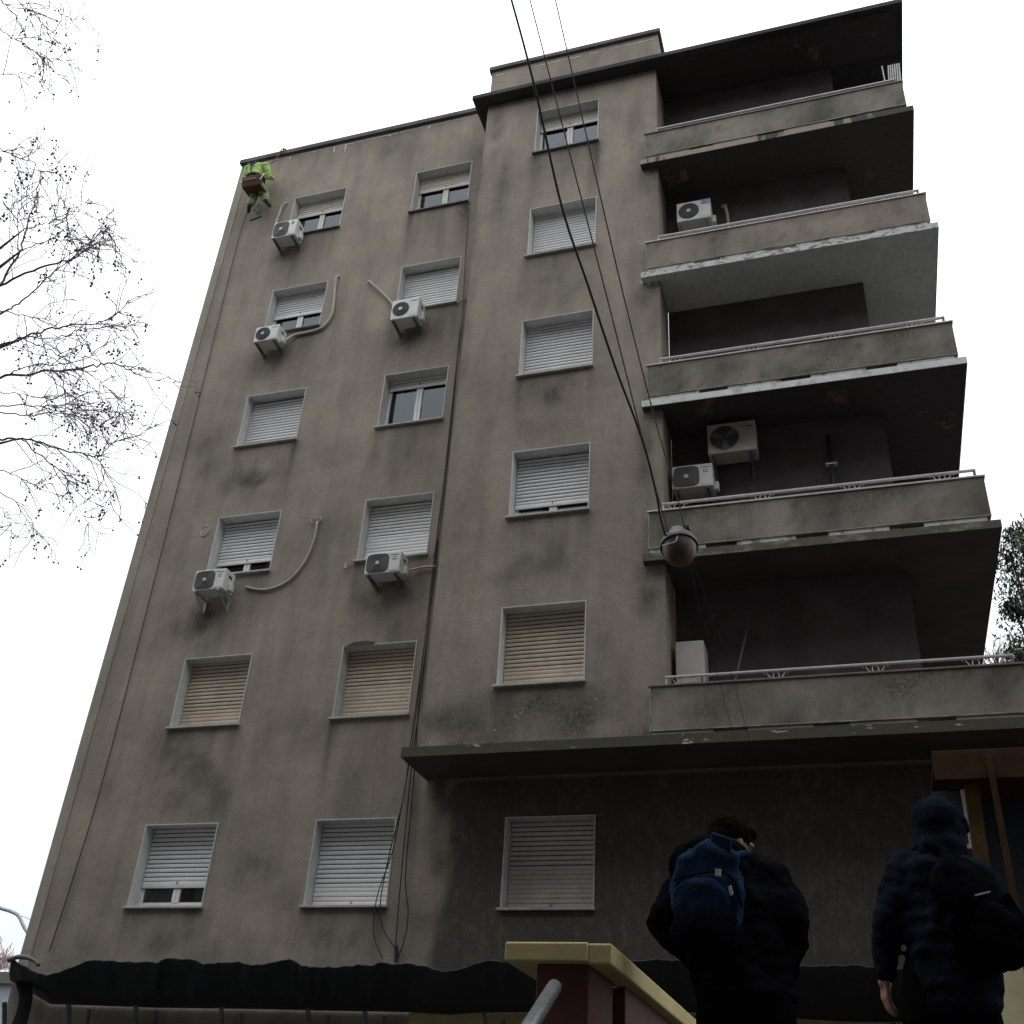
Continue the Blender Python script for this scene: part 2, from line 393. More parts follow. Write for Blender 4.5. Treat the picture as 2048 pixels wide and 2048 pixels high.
def main_fn(x, z):
    d = streaks(x, z, MAINW, .8)
    d = max(d, blobs(x, z, STM))
    d = max(d, .34*sstep(19.7, 20.8, z)*max(0, .4+.9*nz(x*2.5, z*.4, 3)) if z > 19.6 and x < 5 else 0)
    # soot and wet stains round the cables and the inner corner
    d = max(d, .45*math.exp(-((x-4.85)/.22)**2)*max(0, .4+nz(x*3, z*.5, 9)))
    d = max(d, .28*math.exp(-((x-XL)/.35)**2)*max(0, .5+nz(x*2, z*.5, 5)))
    if z < 5: d = max(d, .4*sstep(4.2, 2.2, z)*max(0, .35+nz(x*1.4, z*1.4, 2)))
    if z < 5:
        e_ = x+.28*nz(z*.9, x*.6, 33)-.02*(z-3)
        d = max(d, sstep(5.1, 5.4, e_)*(.93+.1*nz(x*.8, z*.8, 12)))  # lower wall right of a ragged edge darkened almost fully
    mo = .25*sstep(4.5, 2.3, z)*max(0, nz(x*1.1, z*1.1, 21))
    return d, mo
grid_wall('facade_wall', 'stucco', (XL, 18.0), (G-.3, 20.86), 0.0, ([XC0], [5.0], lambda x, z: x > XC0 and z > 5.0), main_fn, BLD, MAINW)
BAYW = [w_ for w_ in WIN if w_[0] == 'C']
STC = [B(1035, 755, .7, .8, .62, YC), B(1060, 540, .6, .55, .45, YC), B(1060, 330, .5, .5, .4, YC), B(1010, 1050, .8, .75, .6, YC), B(975, 1010, .3, .6, .5, YC),
       B(935, 260, .16, 1.0, .6, YC), B(955, 330, .2, .9, .4, YC), B(1218, 860, .2, .8, .65, YC), B(1225, 335, .22, .5, .6, YC), B(1222, 1120, .22, .6, .6, YC), B(1215, 560, .2, .4, .5, YC),
       B(860, 1360, .7, .25, .7, YC), B(1200, 230, .2, .7, .35, YC), B(870, 980, .3, 1.4, .35, YC), B(860, 660, .25, 1.2, .25, YC), B(1150, 1200, .3, 1.0, .35, YC)]
STG = [B(1030, 1345, 1.3, .45, .85, YC), B(1150, 1350, .5, .35, .5, YC), B(900, 1370, .6, .22, .6, YC), B(1010, 1060, .6, .5, .35, YC)]
def bay_fn(x, z):
    d = max(streaks(x, z, BAYW, .85), blobs(x, z, STC))
    d = max(d, .5*math.exp(-((x-XC0)/.12)**2)*max(0, .3+nz(x*2, z*.6, 8)))
    d = max(d, .35*math.exp(-((x-XC1)/.3)**2)*max(0, .4+nz(x*2, z*.8, 4)))
    mo = max(blobs(x, z, STG, 1.7), .8*sstep(5.65, 5.1, z)*max(0, .5+.7*nz(x*2, z*2, 6)))
    return d, mo
grid_wall('bay_wall', 'stucco', (XC0, XC1), (SL[4]+.13, ZR), YC, ([], [], lambda x, z: False), bay_fn, BLD, BAYW)
mb = MB()
mb.add([(XC0, YC, SL[4]+.13), (XC0, 0, SL[4]+.13), (XC0, 0, ZR), (XC0, YC, ZR)], [(0, 1, 2, 3)])
mb.add([(XC1, YC, SL[4]+.13), (XC1, 0, SL[4]+.13), (XC1, 0, ZR), (XC1, YC, ZR)], [(0, 1, 2, 3)])
mb.build('bay_side_wall', 'concrete_brown', BLD)
mb = MB()
mb.add([(XL, 0, G-.3), (XL, 12, G-.3), (XL, 12, 20.86), (XL, 0, 20.86)], [(0, 1, 2, 3)])
mb.add([(XL, 12, G-.3), (XR, 12, G-.3), (XR, 12, 20.86), (XL, 12, 20.86)], [(0, 1, 2, 3)]); mb.add([(XR, 12, G-.3), (18, 12, G-.3), (18, 12, 5), (XR, 12, 5)], [(0, 1, 2, 3)])
mb.add([(18, 0, G-.3), (18, 12, G-.3), (18, 12, 5), (18, 0, 5)], [(0, 1, 2, 3)])
mb.build('rear_wall', 'stucco', BLD)
mb = MB()
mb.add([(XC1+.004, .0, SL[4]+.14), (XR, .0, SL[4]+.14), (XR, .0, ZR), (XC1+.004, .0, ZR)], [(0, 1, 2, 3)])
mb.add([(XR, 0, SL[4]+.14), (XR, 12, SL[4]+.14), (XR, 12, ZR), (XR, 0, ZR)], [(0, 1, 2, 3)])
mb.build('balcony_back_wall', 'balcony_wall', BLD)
mb = MB(); mb.box(XL+.02, XC0, .05, 11.98, 20.6, 20.84); mb.build('roof', 'coping_dark', BLD)
MB().box(XC1, 17.98, 1.0, 11.9, 4.7, 4.96).build('lower_roof', 'coping_dark', BLD)
MB().box(XL, XL+.2, -.014, -.001, 2.2, 20.7).build('corner_strip', 'corner_stucco', BLD)
# copings
mb = MB(); mb.box(XL-.06, XC0-.3, -.07, .32, ZT-.075, ZT+.06); mb.box(XL-.06, XL+.25, .32, 12, ZT-.075, ZT+.06)
mb.build('coping', 'coping_dark', BLD, bevel=.01)
mb = MB(); mb.box(XC0+.01, XC1+.05, YC+.004, YC+.26, ZR+.12, 20.93); mb.box(XC1-.2, XC1+.05, YC+.26, 6, ZR+.12, 20.93); mb.box(XC0+.01, XC0+.25, YC+.26, 6, ZR+.12, 20.93)
mb.build('roof_parapet', 'stucco', BLD)
mb = MB(); mb.box(XC0-.05, XC1+.11, YC-.06, YC+.3, 20.93, 21.05); mb.box(XC1-.22, XC1+.11, YC+.3, 6, 20.93, 21.05)
mb.build('coping', 'coping_dark', BLD, bevel=.01)
# thin flashing lines with white drips under the copings
def flash(x0, x1, y, z):
    mb = MB(); x = x0
    while x < x1:
        L = random.uniform(.12, .5)
        if random.random() < .8: mb.box(x, min(x+L, x1), y-.006, y, z-random.uniform(.008, .02), z+.006)
        x += L*random.uniform(.95, 1.12)
    return mb
fl = flash(XL+.3, XC0-.4, -.001, 20.74)
for dx, L in ((.75, .16), (1.05, .2), (-.45, .07), (3.2, .08), (2.2, .06), (.2, .05)):
    fl.box(dx, dx+.035, -.012, -.001, 20.74-L, 20.74); fl.box(dx+.008, dx+.026, -.011, -.001, 20.74-L*1.35, 20.74-L)
fl.build('flashing', 'drip_white', BLD)
flash(XC0+.1, XC1, YC+.003, 20.78).build('flashing', 'drip_white', BLD)
# roof slab
MB().prism([(4.75, -1.15), (13.62, -1.15), (13.62, 12), (XR+.02, 12), (XR+.02, 6.1), (4.75, 6.1)], ZR, ZR+.115).build('roof_slab', 'cornice_dark', BLD, bevel=.006)
MB().box(8.74, 13.5, -1.0, -.01, ZR-.006, ZR-.002).build('soffit', 'soffit_peeling', BLD)
MB().box(9.1, 9.5, -.35, -.1, ZR+.115, ZR+.5).build('roof_vent', 'edge_white', BLD)

# balconies: slab, edge, blocks, parapet, cap, rails
EDGE = ['edge_patchwork', 'edge_peeling', 'edge_white', 'edge_mossy', 'edge_mossy_dark']
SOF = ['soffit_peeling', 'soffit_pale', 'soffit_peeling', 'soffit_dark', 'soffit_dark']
def scroll_mesh():
    mb = MB(); r = .0075
    def flat(pts): return [(x, 0, z) for x, z in pts]
    mb.tube(bez(flat([(-.155, .075), (-.165, .095), (-.145, .108), (-.125, .09), (-.09, .035), (-.055, .0)]), 5), r, 5)
    mb.tube(bez(flat([(.155, .075), (.165, .095), (.145, .108), (.125, .09), (.09, .035), (.055, .0)]), 5), r, 5)
    mb.tube(bez(flat([(-.035, 0), (-.04, .05), (-.03, .085), (0, .1), (.03, .085), (.04, .05), (.035, 0)]), 4), r, 5)
    return mb
scm = None
for k, zb in enumerate(SL):
    x0 = 8.42 if k < 4 else 4.84
    yf = -1.035 if k < 4 else -1.06
    th = .115 if k < 4 else .135
    e = .012
    if k < 4: poly = [(x0, yf+e), (13.44-e, yf+e), (13.44-e, 12), (XR+.003, 12), (XR+.003, -.003), (XC1+.003, -.003), (XC1+.003, YC-.003), (x0, YC-.003)]
    else: poly = [(x0+e, yf+e), (13.4-e, yf+e), (13.4-e, 12), (XR+.003, 12), (XR+.003, -.003), (x0+e, -.003)]
    xr = 13.44 if k < 4 else 13.4
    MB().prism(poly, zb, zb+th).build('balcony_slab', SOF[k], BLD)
    mb = MB(); mb.box(x0, xr, yf, yf+e, zb-.006, zb+th+.004); mb.box(xr-e, xr, yf+e, 12, zb-.006, zb+th+.004)
    if k == 4: mb.box(x0, x0+e, yf+e, -.003, zb-.006, zb+th+.004)
    mb.build('slab_edge', EDGE[k], BLD)
    zt = zb+th+.004
    zp = zb+.215; ztop = zb+.865
    bx = [(8.53, 9.37), (9.83, 10.68), (11.14, 11.98), (12.45, 13.28)]
    for (a, b) in bx:
        MB().box(a, b, -.99, -.9, zt, zp).build('parapet_block', 'block_white' if k in (1, 2, 3) else ('edge_patchwork' if k == 0 else 'parapet_concrete'), BLD)
    # parapet panel (own stains)
    def par_fn(x, z, k=k, zp=zp, ztop=ztop):
        v = (z-zp)/(ztop-zp)
        d = .85*max(0, nz(x*1.3, z*.8, 30+k)+.05)+.45*sstep(.75, 1, v)*max(0, .4+nz(x*4, 1, k))+.75*max(0, nz(x*6, z*6, 50+k)-.12)
        mo = (.95 if k in (2, 3, 4) else .6)*max(0, nz(x*.9, z*1.3, 11+3*k)+(.18 if k != 1 else -.12))
        return min(.8, d), min(.8, mo)
    g = grid_wall('parapet', 'concrete_brown' if k == 1 else 'parapet_concrete', (8.52, 13.34), (zp, ztop), -1.0, ([], [], lambda x, z: False), par_fn, BLD, [])
    md = g.modifiers.new('solid', 'SOLIDIFY'); md.thickness = .1; md.offset = -1
    MB().box(13.24, 13.336, -.895, 12, zp+.003, ztop-.004).build('side_parapet', 'parapet_concrete', BLD)
    mb = MB(); mb.box(8.49, 13.36, -1.02, -.88, ztop, ztop+.028); mb.box(13.22, 13.36, -.88, 12, ztop, ztop+.028)
    mb.build('parapet_cap', 'rail_paint' if k in (1, 2, 3) else 'rail_brown', BLD, bevel=.004)
    mb = MB(); mb.box(8.505, 13.345, -1.008, -1.001, zp, zp+.012); mb.box(8.505, 8.52, -1.008, -1.001, zp+.012, ztop)
    mb.build('parapet_bead', 'bead', BLD)
    # rail: handrail with end post and scrolls
    zr = zb+.865+.028
    rb = MB(); rb.box(8.72, 13.26, -.975, -.925, zr+.112, zr+.142)
    ra = rb.build('railing', 'rail_paint', BLD, bevel=.006)
    mb = MB(); mb.box(13.22, 13.255, -.97, -.935, zr, zr+.112); mb.build('post', 'rail_brown', ra)
    MB().box(8.725, 8.75, -.965, -.94, zr, zr+.112).build('post', 'rail_paint', ra)
    MB().box(8.72, 13.26, -.962, -.938, zr+.002, zr+.014).build('lower_bar', 'rail_paint', ra)
    for sxx in (8.95, 10.25, 11.55, 12.8):
        if scm is None:
            o = scroll_mesh().build('scroll', 'rail_paint', ra); scm = o.data
            o.location = (sxx, -.95, zr+.008)
        else:
            o = bpy.data.objects.new('scroll', scm); reg(o, ra, (sxx, -.95, zr+.008))

# ------------------------------------------------------------------ windows
SLATM = {}
def slat_obj(kind, h, parent, loc, name='slat'):
    key = (kind, h)
    if key not in SLATM:
        prof = [(.004, 0), (-.005, h*.12), (-.009, h*.45), (-.006, h*.85), (.004, h)]
        vs = []; fs = []
        for x in (0, 1.296):
            vs += [(x, y, z) for y, z in prof]
        n = len(prof)
        for i in range(n-1): fs.append((i, i+n, i+1+n, i+1))
        fs.append((0, n-1, 2*n-1, n)); fs.append(tuple(range(n))); fs.append(tuple(range(2*n-1, n-1, -1)))
        k = len(vs); vs += [(0, .012, -.008), (1.296, .012, -.008), (1.296, .012, h+.008), (0, .012, h+.008)]; fs.append((k, k+1, k+2, k+3))
        me = bpy.data.meshes.new('slat'); me.from_pydata(vs, [], fs); me.materials.append(MATS[kind]); me.materials.append(MATS['slat_gap']); me.polygons[len(fs)-1].material_index = 1; SLATM[key] = me
    return reg(bpy.data.objects.new(name, SLATM[key]), parent, loc)
SH = {('A', 0): (.44, 'slat_cream'), ('B', 0): (.5, 'slat_cream'), ('C', 0): (.40, 'slat_cream'), ('A', 1): (.70, 'slat_white'), ('B', 1): (1, 'slat_white'), ('C', 1): (1, 'slat_white'),
      ('A', 2): (1, 'slat_white'), ('B', 2): (.22, 'slat_white'), ('C', 2): (1, 'slat_white'), ('A', 3): (.83, 'slat_white'), ('B', 3): (1, 'slat_white'), ('C', 3): (.92, 'slat_white'),
      ('A', 4): (1, 'slat_tan'), ('B', 4): (1, 'slat_tan'), ('C', 4): (1, 'slat_tan'), ('A', 5): (.76, 'slat_white'), ('B', 5): (1, 'slat_white'), ('E', 5): (1, 'slat_grey')}
DEP = .23; PIT = .07
for (c, r, x0, wd, zt, h, y) in WIN:
    x1 = x0+wd; zb = zt-h; cov, kind = SH[(c, r)]
    mb = MB(); ys = y+DEP+.12
    o_ = .002
    for q in ([(x0, y, zb), (x0, ys, zb), (x0, ys, zt), (x0, y, zt)], [(x1, y, zb), (x1, ys, zb), (x1, ys, zt), (x1, y, zt)],
              [(x0, y, zt), (x1, y, zt), (x1, ys, zt), (x0, ys, zt)], [(x0, y, zb), (x1, y, zb), (x1, ys, zb), (x0, ys, zb)]):
        mb.add(q, [(0, 1, 2, 3)])
    t = .022
    mb.box(x0-t, x1+t, y-.01, y-.001, zt, zt+t*.7); mb.box(x1, x1+t*.8, y-.01, y-.001, zb, zt); mb.box(x0-t*.8, x0, y-.01, y-.001, zb, zt)
    win = mb.build('window', 'reveal_paint', BLD, (x0, y, zb))
    dark = (c, r) in (('A', 0), ('B', 0), ('C', 0), ('A', 1))
    MB().box(x0-.06, x1+.035, y-.06, y+DEP-.03, zb-.034, zb+.004).build('sill', 'sill_slate' if dark else 'sill_stone', win, bevel=.006)
    # shutter
    if cov < 1: cov *= 1-(DEP+.07)*(zb+.4-CAM.z)/15.0/h
    ytop = zt-.03; n = int(round((h-.03)*cov/PIT)); zlow = ytop-n*PIT
    last = .105 if r not in (3,) else .085
    if cov >= 1: zlow = zb+.006
    bot = slat_obj(kind, last, win, (x0+.012, y+DEP, zlow), 'bottom_bar')
    MB().ball((x0+wd*.5, y+DEP-.022, zlow+last*.75), (.012, .012, .02), 6, 4).build('knob', 'ac_print', win)
    z = zlow+last+.004; i = 0
    tilt = (c, r) == ('C', 4)
    while z < ytop-.01:
        tight = (cov >= 1 and r >= 3 and (z-zlow) < (.55 if (c, r) in (('B', 3), ('B', 4), ('E', 5)) else .25))
        hh = .064 if tight else .057
        s = slat_obj(kind, hh, win, (x0+.012, y+DEP+random.uniform(-.002, .002), z))
        s.rotation_euler = (0, (random.uniform(-.0012, .0012) if r > 2 else 0)+(-.02*((z-zlow)/h)**3 if tilt else 0), 0)
        z += .0665 if tight else PIT
    if cov < 1:
        fm = 'frame_cream' if r == 0 else 'frame_white'
        ya, yb = y+DEP+.03, y+DEP+.075; f = .055; mid = (x0+x1)/2; a = MB(); fb = .06 if r != 5 else .12
        a.box(x0, x0+f, ya, yb, zb, zt); a.box(x1-f, x1, ya, yb, zb, zt); a.box(x0+f, x1-f, ya, yb, zb, zb+fb)
        a.box(mid-.062, mid-.004, ya-.012, yb, zb+fb, zt); a.box(mid+.004, mid+.062, ya-.012, yb, zb+fb, zt); a.box(mid-.004, mid+.004, ya+.01, yb, zb+fb, zt)
        a.build('frame', fm, win)
        for (u, v) in ((x0+f, mid-.062), (mid+.062, x1-f)):
            MB().add([(u, ya+.02, zb+fb), (v, ya+.02, zb+fb), (v, ya+.02, zt), (u, ya+.02, zt)], [(0, 1, 2, 3)]).build('pane', 'glass', win)
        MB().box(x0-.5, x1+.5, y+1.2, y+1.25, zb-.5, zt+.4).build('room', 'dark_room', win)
        if (c, r) in (('A', 1), ('A', 5), ('A', 3), ('B', 2)):
            spans = {('A', 1): [(x0+.1, x1-.1)], ('A', 5): [(x0+.12, mid-.06), (mid+.25, x1-.12)], ('A', 3): [(x1-.34, x1-.1)], ('B', 2): [(x0+.12, mid-.12)]}[(c, r)]
            for (u, v) in spans:
                vs = []; n_ = int((v-u)/.02); fs = []
                for i in range(n_+1):
                    xx = u+(v-u)*i/n_; yy = y+DEP+.16+.018*math.sin(xx*42)+.01*math.sin(xx*17)
                    wv = .12*math.sin(i*.5) if (c, r) == ('B', 2) else 0
                    vs += [(xx, yy, zb+.02), (xx, yy, zt-.05+min(0, wv)*1.0)]
                    if i: fs.append((2*i-2, 2*i, 2*i+1, 2*i-1))
                MB().add(vs, fs).build('curtain', 'curtain', win, smooth=True)
    if (c, r) == ('B', 4):    # broken plaster over this window
        MB().add([(x0, y-.012, zt+.0), (x0+.18, y-.014, zt+.075), (x0+.42, y-.014, zt+.085), (x0+.58, y-.012, zt+.05), (x0+.56, y-.012, zt-.0)], [(0, 1, 2, 3, 4)]).build('broken_plaster', 'soffit_dark', win)

# small marks on the walls
def patch(px, py, Y, r, material, name='plaster_patch', n=9):
    p = at(px, py, Y); vs = []
    for i in range(n):
        a = 2*math.pi*i/n; rr = r*random.uniform(.75, 1.15); vs.append((p.x+math.cos(a)*rr, Y-.004, p.z+math.sin(a)*rr*1.2))
    MB().add(vs, [tuple(range(n))]).build(name, material, BLD)
patch(387, 1002, 0, .085, 'corner_stucco'); p = at(387, 1002, 0); MB().tube([(p.x+math.cos(q*.63)*.1*(1+.15*math.sin(q*2.1)), -.006, p.z+math.sin(q*.63)*.12) for q in range(11)], .008, 4, False).build('plaster_rim', 'reveal_paint', BLD); patch(430, 428, 0, .02, 'soffit_dark')
# flakes of white paint at the second slab and on the bay
for (a, b, s) in ((1213, 532, .045), (1225, 535, .04), (1238, 534, .03)):
    patch(a, b, YC, s, 'drip_white')
for i in range(9):
    patch(random.uniform(900, 1200), random.uniform(1315, 1385), YC, random.uniform(.005, .012), 'drip_white', n=6)
# yellow painted ground floor
MB().box(4.95, 18, -.03, -.004, G, 1.72).build('painted_plinth', 'paint_yellow', BLD)
# door-sized bricked opening on the top balcony: rows of bricks
for j in range(5):
    for i in range(4):
        xx = 8.78+i*.17+(.085 if j % 2 else 0)
        MB().box(xx, min(xx+.158, 9.46), -.075, -.004, 17.72+j*.068, 17.72+j*.068+.056).build('brick', 'brick_red', BLD)
# ------------------------------------------------------------------ air conditioners
def squircle(cx, cz, a, b, e, y, n=32):
    out = []
    for k in range(n):
        t = 2*math.pi*k/n; c, s = math.cos(t), math.sin(t)
        out.append((cx+a*math.copysign(abs(c)**e, c), y, cz+b*math.copysign(abs(s)**e, s)))
    return out
def aircon(x0, x1, z0, z1, label, style, body='ac_white', back=0.0, yf=-.42, bracket='bracket_dark', badge=None, pipe=None, cover=True, print_marks=True, drop=.1):
    W, Hh = x1-x0, z1-z0; yb = back-.10
    R = root('air_conditioner', ((x0+x1)/2, back, z0), label, 'air conditioner', 'air conditioner outdoor units on the block')
    b = MB(); b.box(x0, x1, yf, yb, z0, z1); b.build('casing', body, R, bevel=.012, segs=2)
    fx = x0+W*.355; fr_ = min(W*.30, Hh*.43); fz = z0+Hh*.5
    g = MB()
    if style == 'round':
        g.disc((fx, yf-.012, fz), fr_, .014, 36)
        g.build('fan_grille', 'ac_dark', R)
        rg = MB()
        for q in range(1, 8): rg.ring((fx, yf-.014, fz), fr_*q/7.6, .0028, 30)
        for q in range(16):
            a = 2*math.pi*q/16; rg.tube([(fx+math.cos(a)*.02, yf-.014, fz+math.sin(a)*.02), (fx+math.cos(a)*fr_, yf-.014, fz+math.sin(a)*fr_)], .0022, 4)
        rg.build('wire_guard', 'ac_grille', R)
    elif style == 'open':
        g.disc((fx, yf-.004, fz), fr_*1.02, .006, 36); g.build('fan_opening', 'ac_dark', R)
        rr = MB(); rr.ring((fx, yf-.006, fz), fr_*1.03, .009, 36); rr.build('fan_rim', body, R, smooth=True)
        bl = MB()
        for q in range(3):
            a = 2*math.pi*q/3+.4; d = Vector((math.cos(a), 0, math.sin(a))); p = Vector((-d.z, 0, d.x))
            c0 = Vector((fx, yf-.006, fz)); bl.add([c0+d*.03-p*.02, c0+d*fr_*.9-p*.01, c0+d*fr_*.9+p*.11+Vector((0, -.003, 0)), c0+d*.03+p*.03], [(0, 1, 2, 3)])
        bl.build('fan_blade', 'ac_grille', R)
        lv = MB()
        for q in range(7): lv.box(x0+W*.70, x1-W*.06, yf-.006, yf-.001, z0+Hh*(.16+q*.055), z0+Hh*(.16+q*.055)+.007)
        lv.build('louvre', 'ac_hub', R)
    else:
        o = squircle(fx, fz, W*.315, Hh*.435, .42, yf-.012); i_ = squircle(fx, fz, W*.315, Hh*.435, .42, yf-.001); n = len(o)
        g.add(o+i_, [tuple(range(n))]+[(k, (k+1) % n, (k+1) % n+n, k+n) for k in range(n)]); g.build('fan_grille', 'ac_grille', R)
        rg = MB()
        for q in range(1, 9):
            pts = squircle(fx, fz, W*.31*q/8.2, Hh*.425*q/8.2, .42+.5*(1-q/8), yf-.014, 28); rg.tube(pts+[pts[0]], .0026, 4, False)
        rg.build('wire_guard', 'ac_dark', R)
    if style != 'open':
        h = MB(); h.disc((fx, yf-.024, fz), Hh*.085, .014, 20); h.build('hub', 'ac_hub', R)
    if style != 'open':
        s = MB(); s.box(x0+W*.69, x1-.012, yf-.006, yf-.0005, z0+Hh*.08, z0+Hh*.47); s.build('service_panel', body, R, bevel=.003)
    if print_marks:
        pm = MB(); q = x0+W*.71; zz = z0+Hh*(.83 if style != 'open' else .8)
        while q < x0+W*.93:
            wq = random.uniform(.008, .016); pm.box(q, q+wq, yf-.003, yf-.0005, zz, zz+Hh*.035); q += wq+.004
        pm.build('maker_print', 'ac_print', R)
    if badge == 'square':
        MB().box(x0+W*.775, x0+W*.875, yf-.003, yf-.0005, z0+Hh*.60, z0+Hh*.75).build('badge', 'badge_steel', R)
        MB().box(x0+W*.80, x0+W*.85, yf-.005, yf-.0032, z0+Hh*.635, z0+Hh*.715).build('badge_mark', 'badge_white', R)
    if badge == 'oval':
        MB().ring((x0+W*.82, yf-.004, z0+Hh*.80), Hh*.06, .007, 16).build('badge', 'ac_print', R)
    if badge == 'named':
        bx0, bx1, bz0, bz1 = x0+W*.73, x0+W*.98, z0+Hh*.76, z0+Hh*.95
        bd = MB(); bd.box(bx0, bx1, yf-.003, yf-.0005, bz0, bz1); bd.build('badge', 'badge_blue', R)
        fc = bpy.data.curves.new('maker_name', 'FONT'); fc.body = 'Midea'; fc.size = .062; fc.align_x = 'CENTER'; fc.align_y = 'CENTER'; fc.offset = .001
        fo = bpy.data.objects.new('maker_name', fc); fc.materials.append(MATS['badge_white'])
        COL.objects.link(fo); tm = bpy.data.meshes.new_from_object(fo.evaluated_get(bpy.context.evaluated_depsgraph_get())); bpy.data.objects.remove(fo)
        fo = reg(bpy.data.objects.new('maker_name', tm), R, ((bx0+bx1)/2, yf-.0045, (bz0+bz1)/2)); fo.rotation_euler = (math.pi/2, 0, 0)
        MB().add([(x0+W*.79, yf-.003, z0+Hh*.44), (x0+W*.91, yf-.003, z0+Hh*.44), (x0+W*.91, yf-.003, z0+Hh*.28), (x0+W*.85, yf-.003, z0+Hh*.2), (x0+W*.79, yf-.003, z0+Hh*.28)], [(0, 1, 2, 3, 4)]).build('sticker', 'badge_white', R)
    if cover:
        vc = MB(); vc.box(x1, x1+.07, back-.28, back-.16, z0+.02, z0+Hh*.42); vc.build('valve_cover', body, R, bevel=.02, segs=3)
        hd = MB(); hd.box(x1-.001, x1+.004, back-.30, back-.2, z0+Hh*.66, z0+Hh*.78); hd.build('handle_recess', 'ac_dark', R)
    for bxp in (x0+W*.1, x1-W*.14):
        k = MB(); k.box(bxp-.018, bxp+.018, yf-.01, back-.001, z0-.034, z0-.003); k.box(bxp-.02, bxp+.02, back-.022, back-.001, z0-drop, z0-.034)
        k.tube([(bxp, back-.02, z0-drop*.92), (bxp, yf+.03, z0-.03)], .011, 4); k.build('bracket', bracket, R)
    if pipe:
        P, rad = pipe
        MB().tube(bez(P, 8), rad, 7).build('pipe', 'pipe_beige', R, smooth=True)
    return R
def W(px, py, Y): return tuple(at(px, py, Y))
aircon(-.09, .50, 17.43, 17.92, 'white air conditioner beside the top-floor window below the climbing worker', 'square', badge='oval', print_marks=False,
       pipe=([W(541, 383, -.001), W(538, 384, -.05), W(531, 391, -.07), W(527, 404, -.07), W(521, 425, -.09), (-.02, -.1, 17.6)], .026))
aircon(.10, .65, 14.35, 14.75, 'white air conditioner with pipe climbing right of half-open shutter, second floor down', 'round',
       pipe=([W(640, 522, -.001), W(635, 524, -.05), W(632, 545, -.04), W(627, 590, -.04), W(612, 615, -.04), W(590, 625, -.04), W(555, 633, -.05), (.66, -.2, 14.42)], .032))
aircon(3.20, 3.79, 14.32, 14.83, 'white air conditioner with short diagonal pipe running up to its left', 'round',
       pipe=([W(697, 532, -.001), W(700, 534, -.05), W(738, 570, -.05), (3.22, -.12, 14.6)], .026))
aircon(.08, .71, 8.50, 8.91, 'white air conditioner on white brackets with long drooping hose to its right', 'square', badge='square', bracket='bracket_white', drop=.26,
       pipe=([W(598, 985, -.001), W(598, 990, -.04), W(592, 1020, -.03), W(575, 1060, -.03), W(545, 1095, -.03), W(510, 1111, -.03), W(485, 1112, -.03), W(463, 1107, -.03)], .022))
aircon(3.47, 4.12, 8.485, 8.89, 'white air conditioner under closed shutter, its pipe crossing the black cable bundle', 'square', badge='square',
       pipe=([(4.12, -.22, 8.6), W(775, 1075, -.12), W(785, 1073, -.06), W(800, 1070, -.05), W(822, 1069, -.05)], .02))
aircon(9.01, 9.66, 15.565, 16.065, 'new white air conditioner with blue name badge behind the second balcony railing', 'round', badge='named', print_marks=False, back=-.004, yf=-.45, bracket='pipe_beige', drop=.3)
aircon(9.40, 10.185, 10.09, 10.68, 'old yellowed air conditioner hung higher on the fourth balcony wall', 'open', body='ac_old', back=-.004, yf=-.45, cover=False, drop=.3)
aircon(8.80, 9.46, 9.49, 9.925, 'white air conditioner behind the fourth balcony railing, lower of the two', 'square', badge='square', back=-.004, yf=-.45)
# loose line of the hose at the fourth-floor unit and hook fitting on the wall
hk = MB(); p = at(598, 982, 0)
for s in (-1, 1): hk.tube(bez([(p.x+.02*s, -.03, p.z+.02), (p.x+.085*s, -.03, p.z+.05), (p.x+.09*s, -.03, p.z-.03), (p.x+.03*s, -.03, p.z-.06)], 5), .012, 5)
hk.build('pipe_collar', 'pipe_beige', None, label='pale curled pipe collar where the drooping hose enters the wall', cat='pipe fitting')
dp = MB(); p = at(655, 1070, 0); q = at(680, 1052, 0)
dp.tube([(q.x+.02, -.04, q.z-.06), (q.x-.12, -.05, q.z-.07), (p.x, -.05, p.z+.06)], .007, 5); dp.tube([(p.x, -.05, p.z+.06), (p.x, -.05, p.z-.06)], .028, 8)
dp.build('drain_bottle', 'pipe_beige', None, label='small white bottle on bent wire left of the closed-shutter air conditioner', cat='bottle')
# balcony things
cp = MB(); q = at(1366, 390, -.02)
cp.ring((q.x, -.03, q.z), .05, .018, 16); cp.tube(bez([(q.x, -.03, q.z), (q.x+.02, -.09, q.z-.08), (q.x+.06, -.09, q.z-.3), (q.x+.07, -.09, q.z-.8)], 6), .03, 8)
cp.build('conduit', 'pipe_beige', None, smooth=True, label='white conduit with round flange beside the blue-badged air conditioner', cat='pipe')
dpx = at(1567, 860, -.05)
t = root('drain_pipe', (dpx.x, -.06, 8.0), 'dark downpipe with white clamp on the fourth balcony back wall', 'pipe')
MB().tube([(dpx.x, -.07, 8.0), (dpx.x, -.07, 10.45)], .04, 10).build('tube', 'pipe_dark', t, smooth=True)
k = MB(); k.ring((dpx.x, -.07, 0), .001, .001, 4); k = MB(); k.box(dpx.x-.09, dpx.x+.09, -.115, -.02, 9.86, 9.885); k.build('clamp', 'badge_white', t)
px_ = at(1383, 915, -.05).x
MB().tube([(px_, -.05, 8.0), (px_, -.05, 9.35)], .045, 8).build('wall_pipe', 'balcony_wall', None, smooth=True, label='short grey-brown pipe below the old yellowed air conditioner', cat='pipe')
t = root('refrigerator', (8.97, -.5, 5.2), 'old white refrigerator standing on the lowest balcony beside the wall', 'refrigerator')
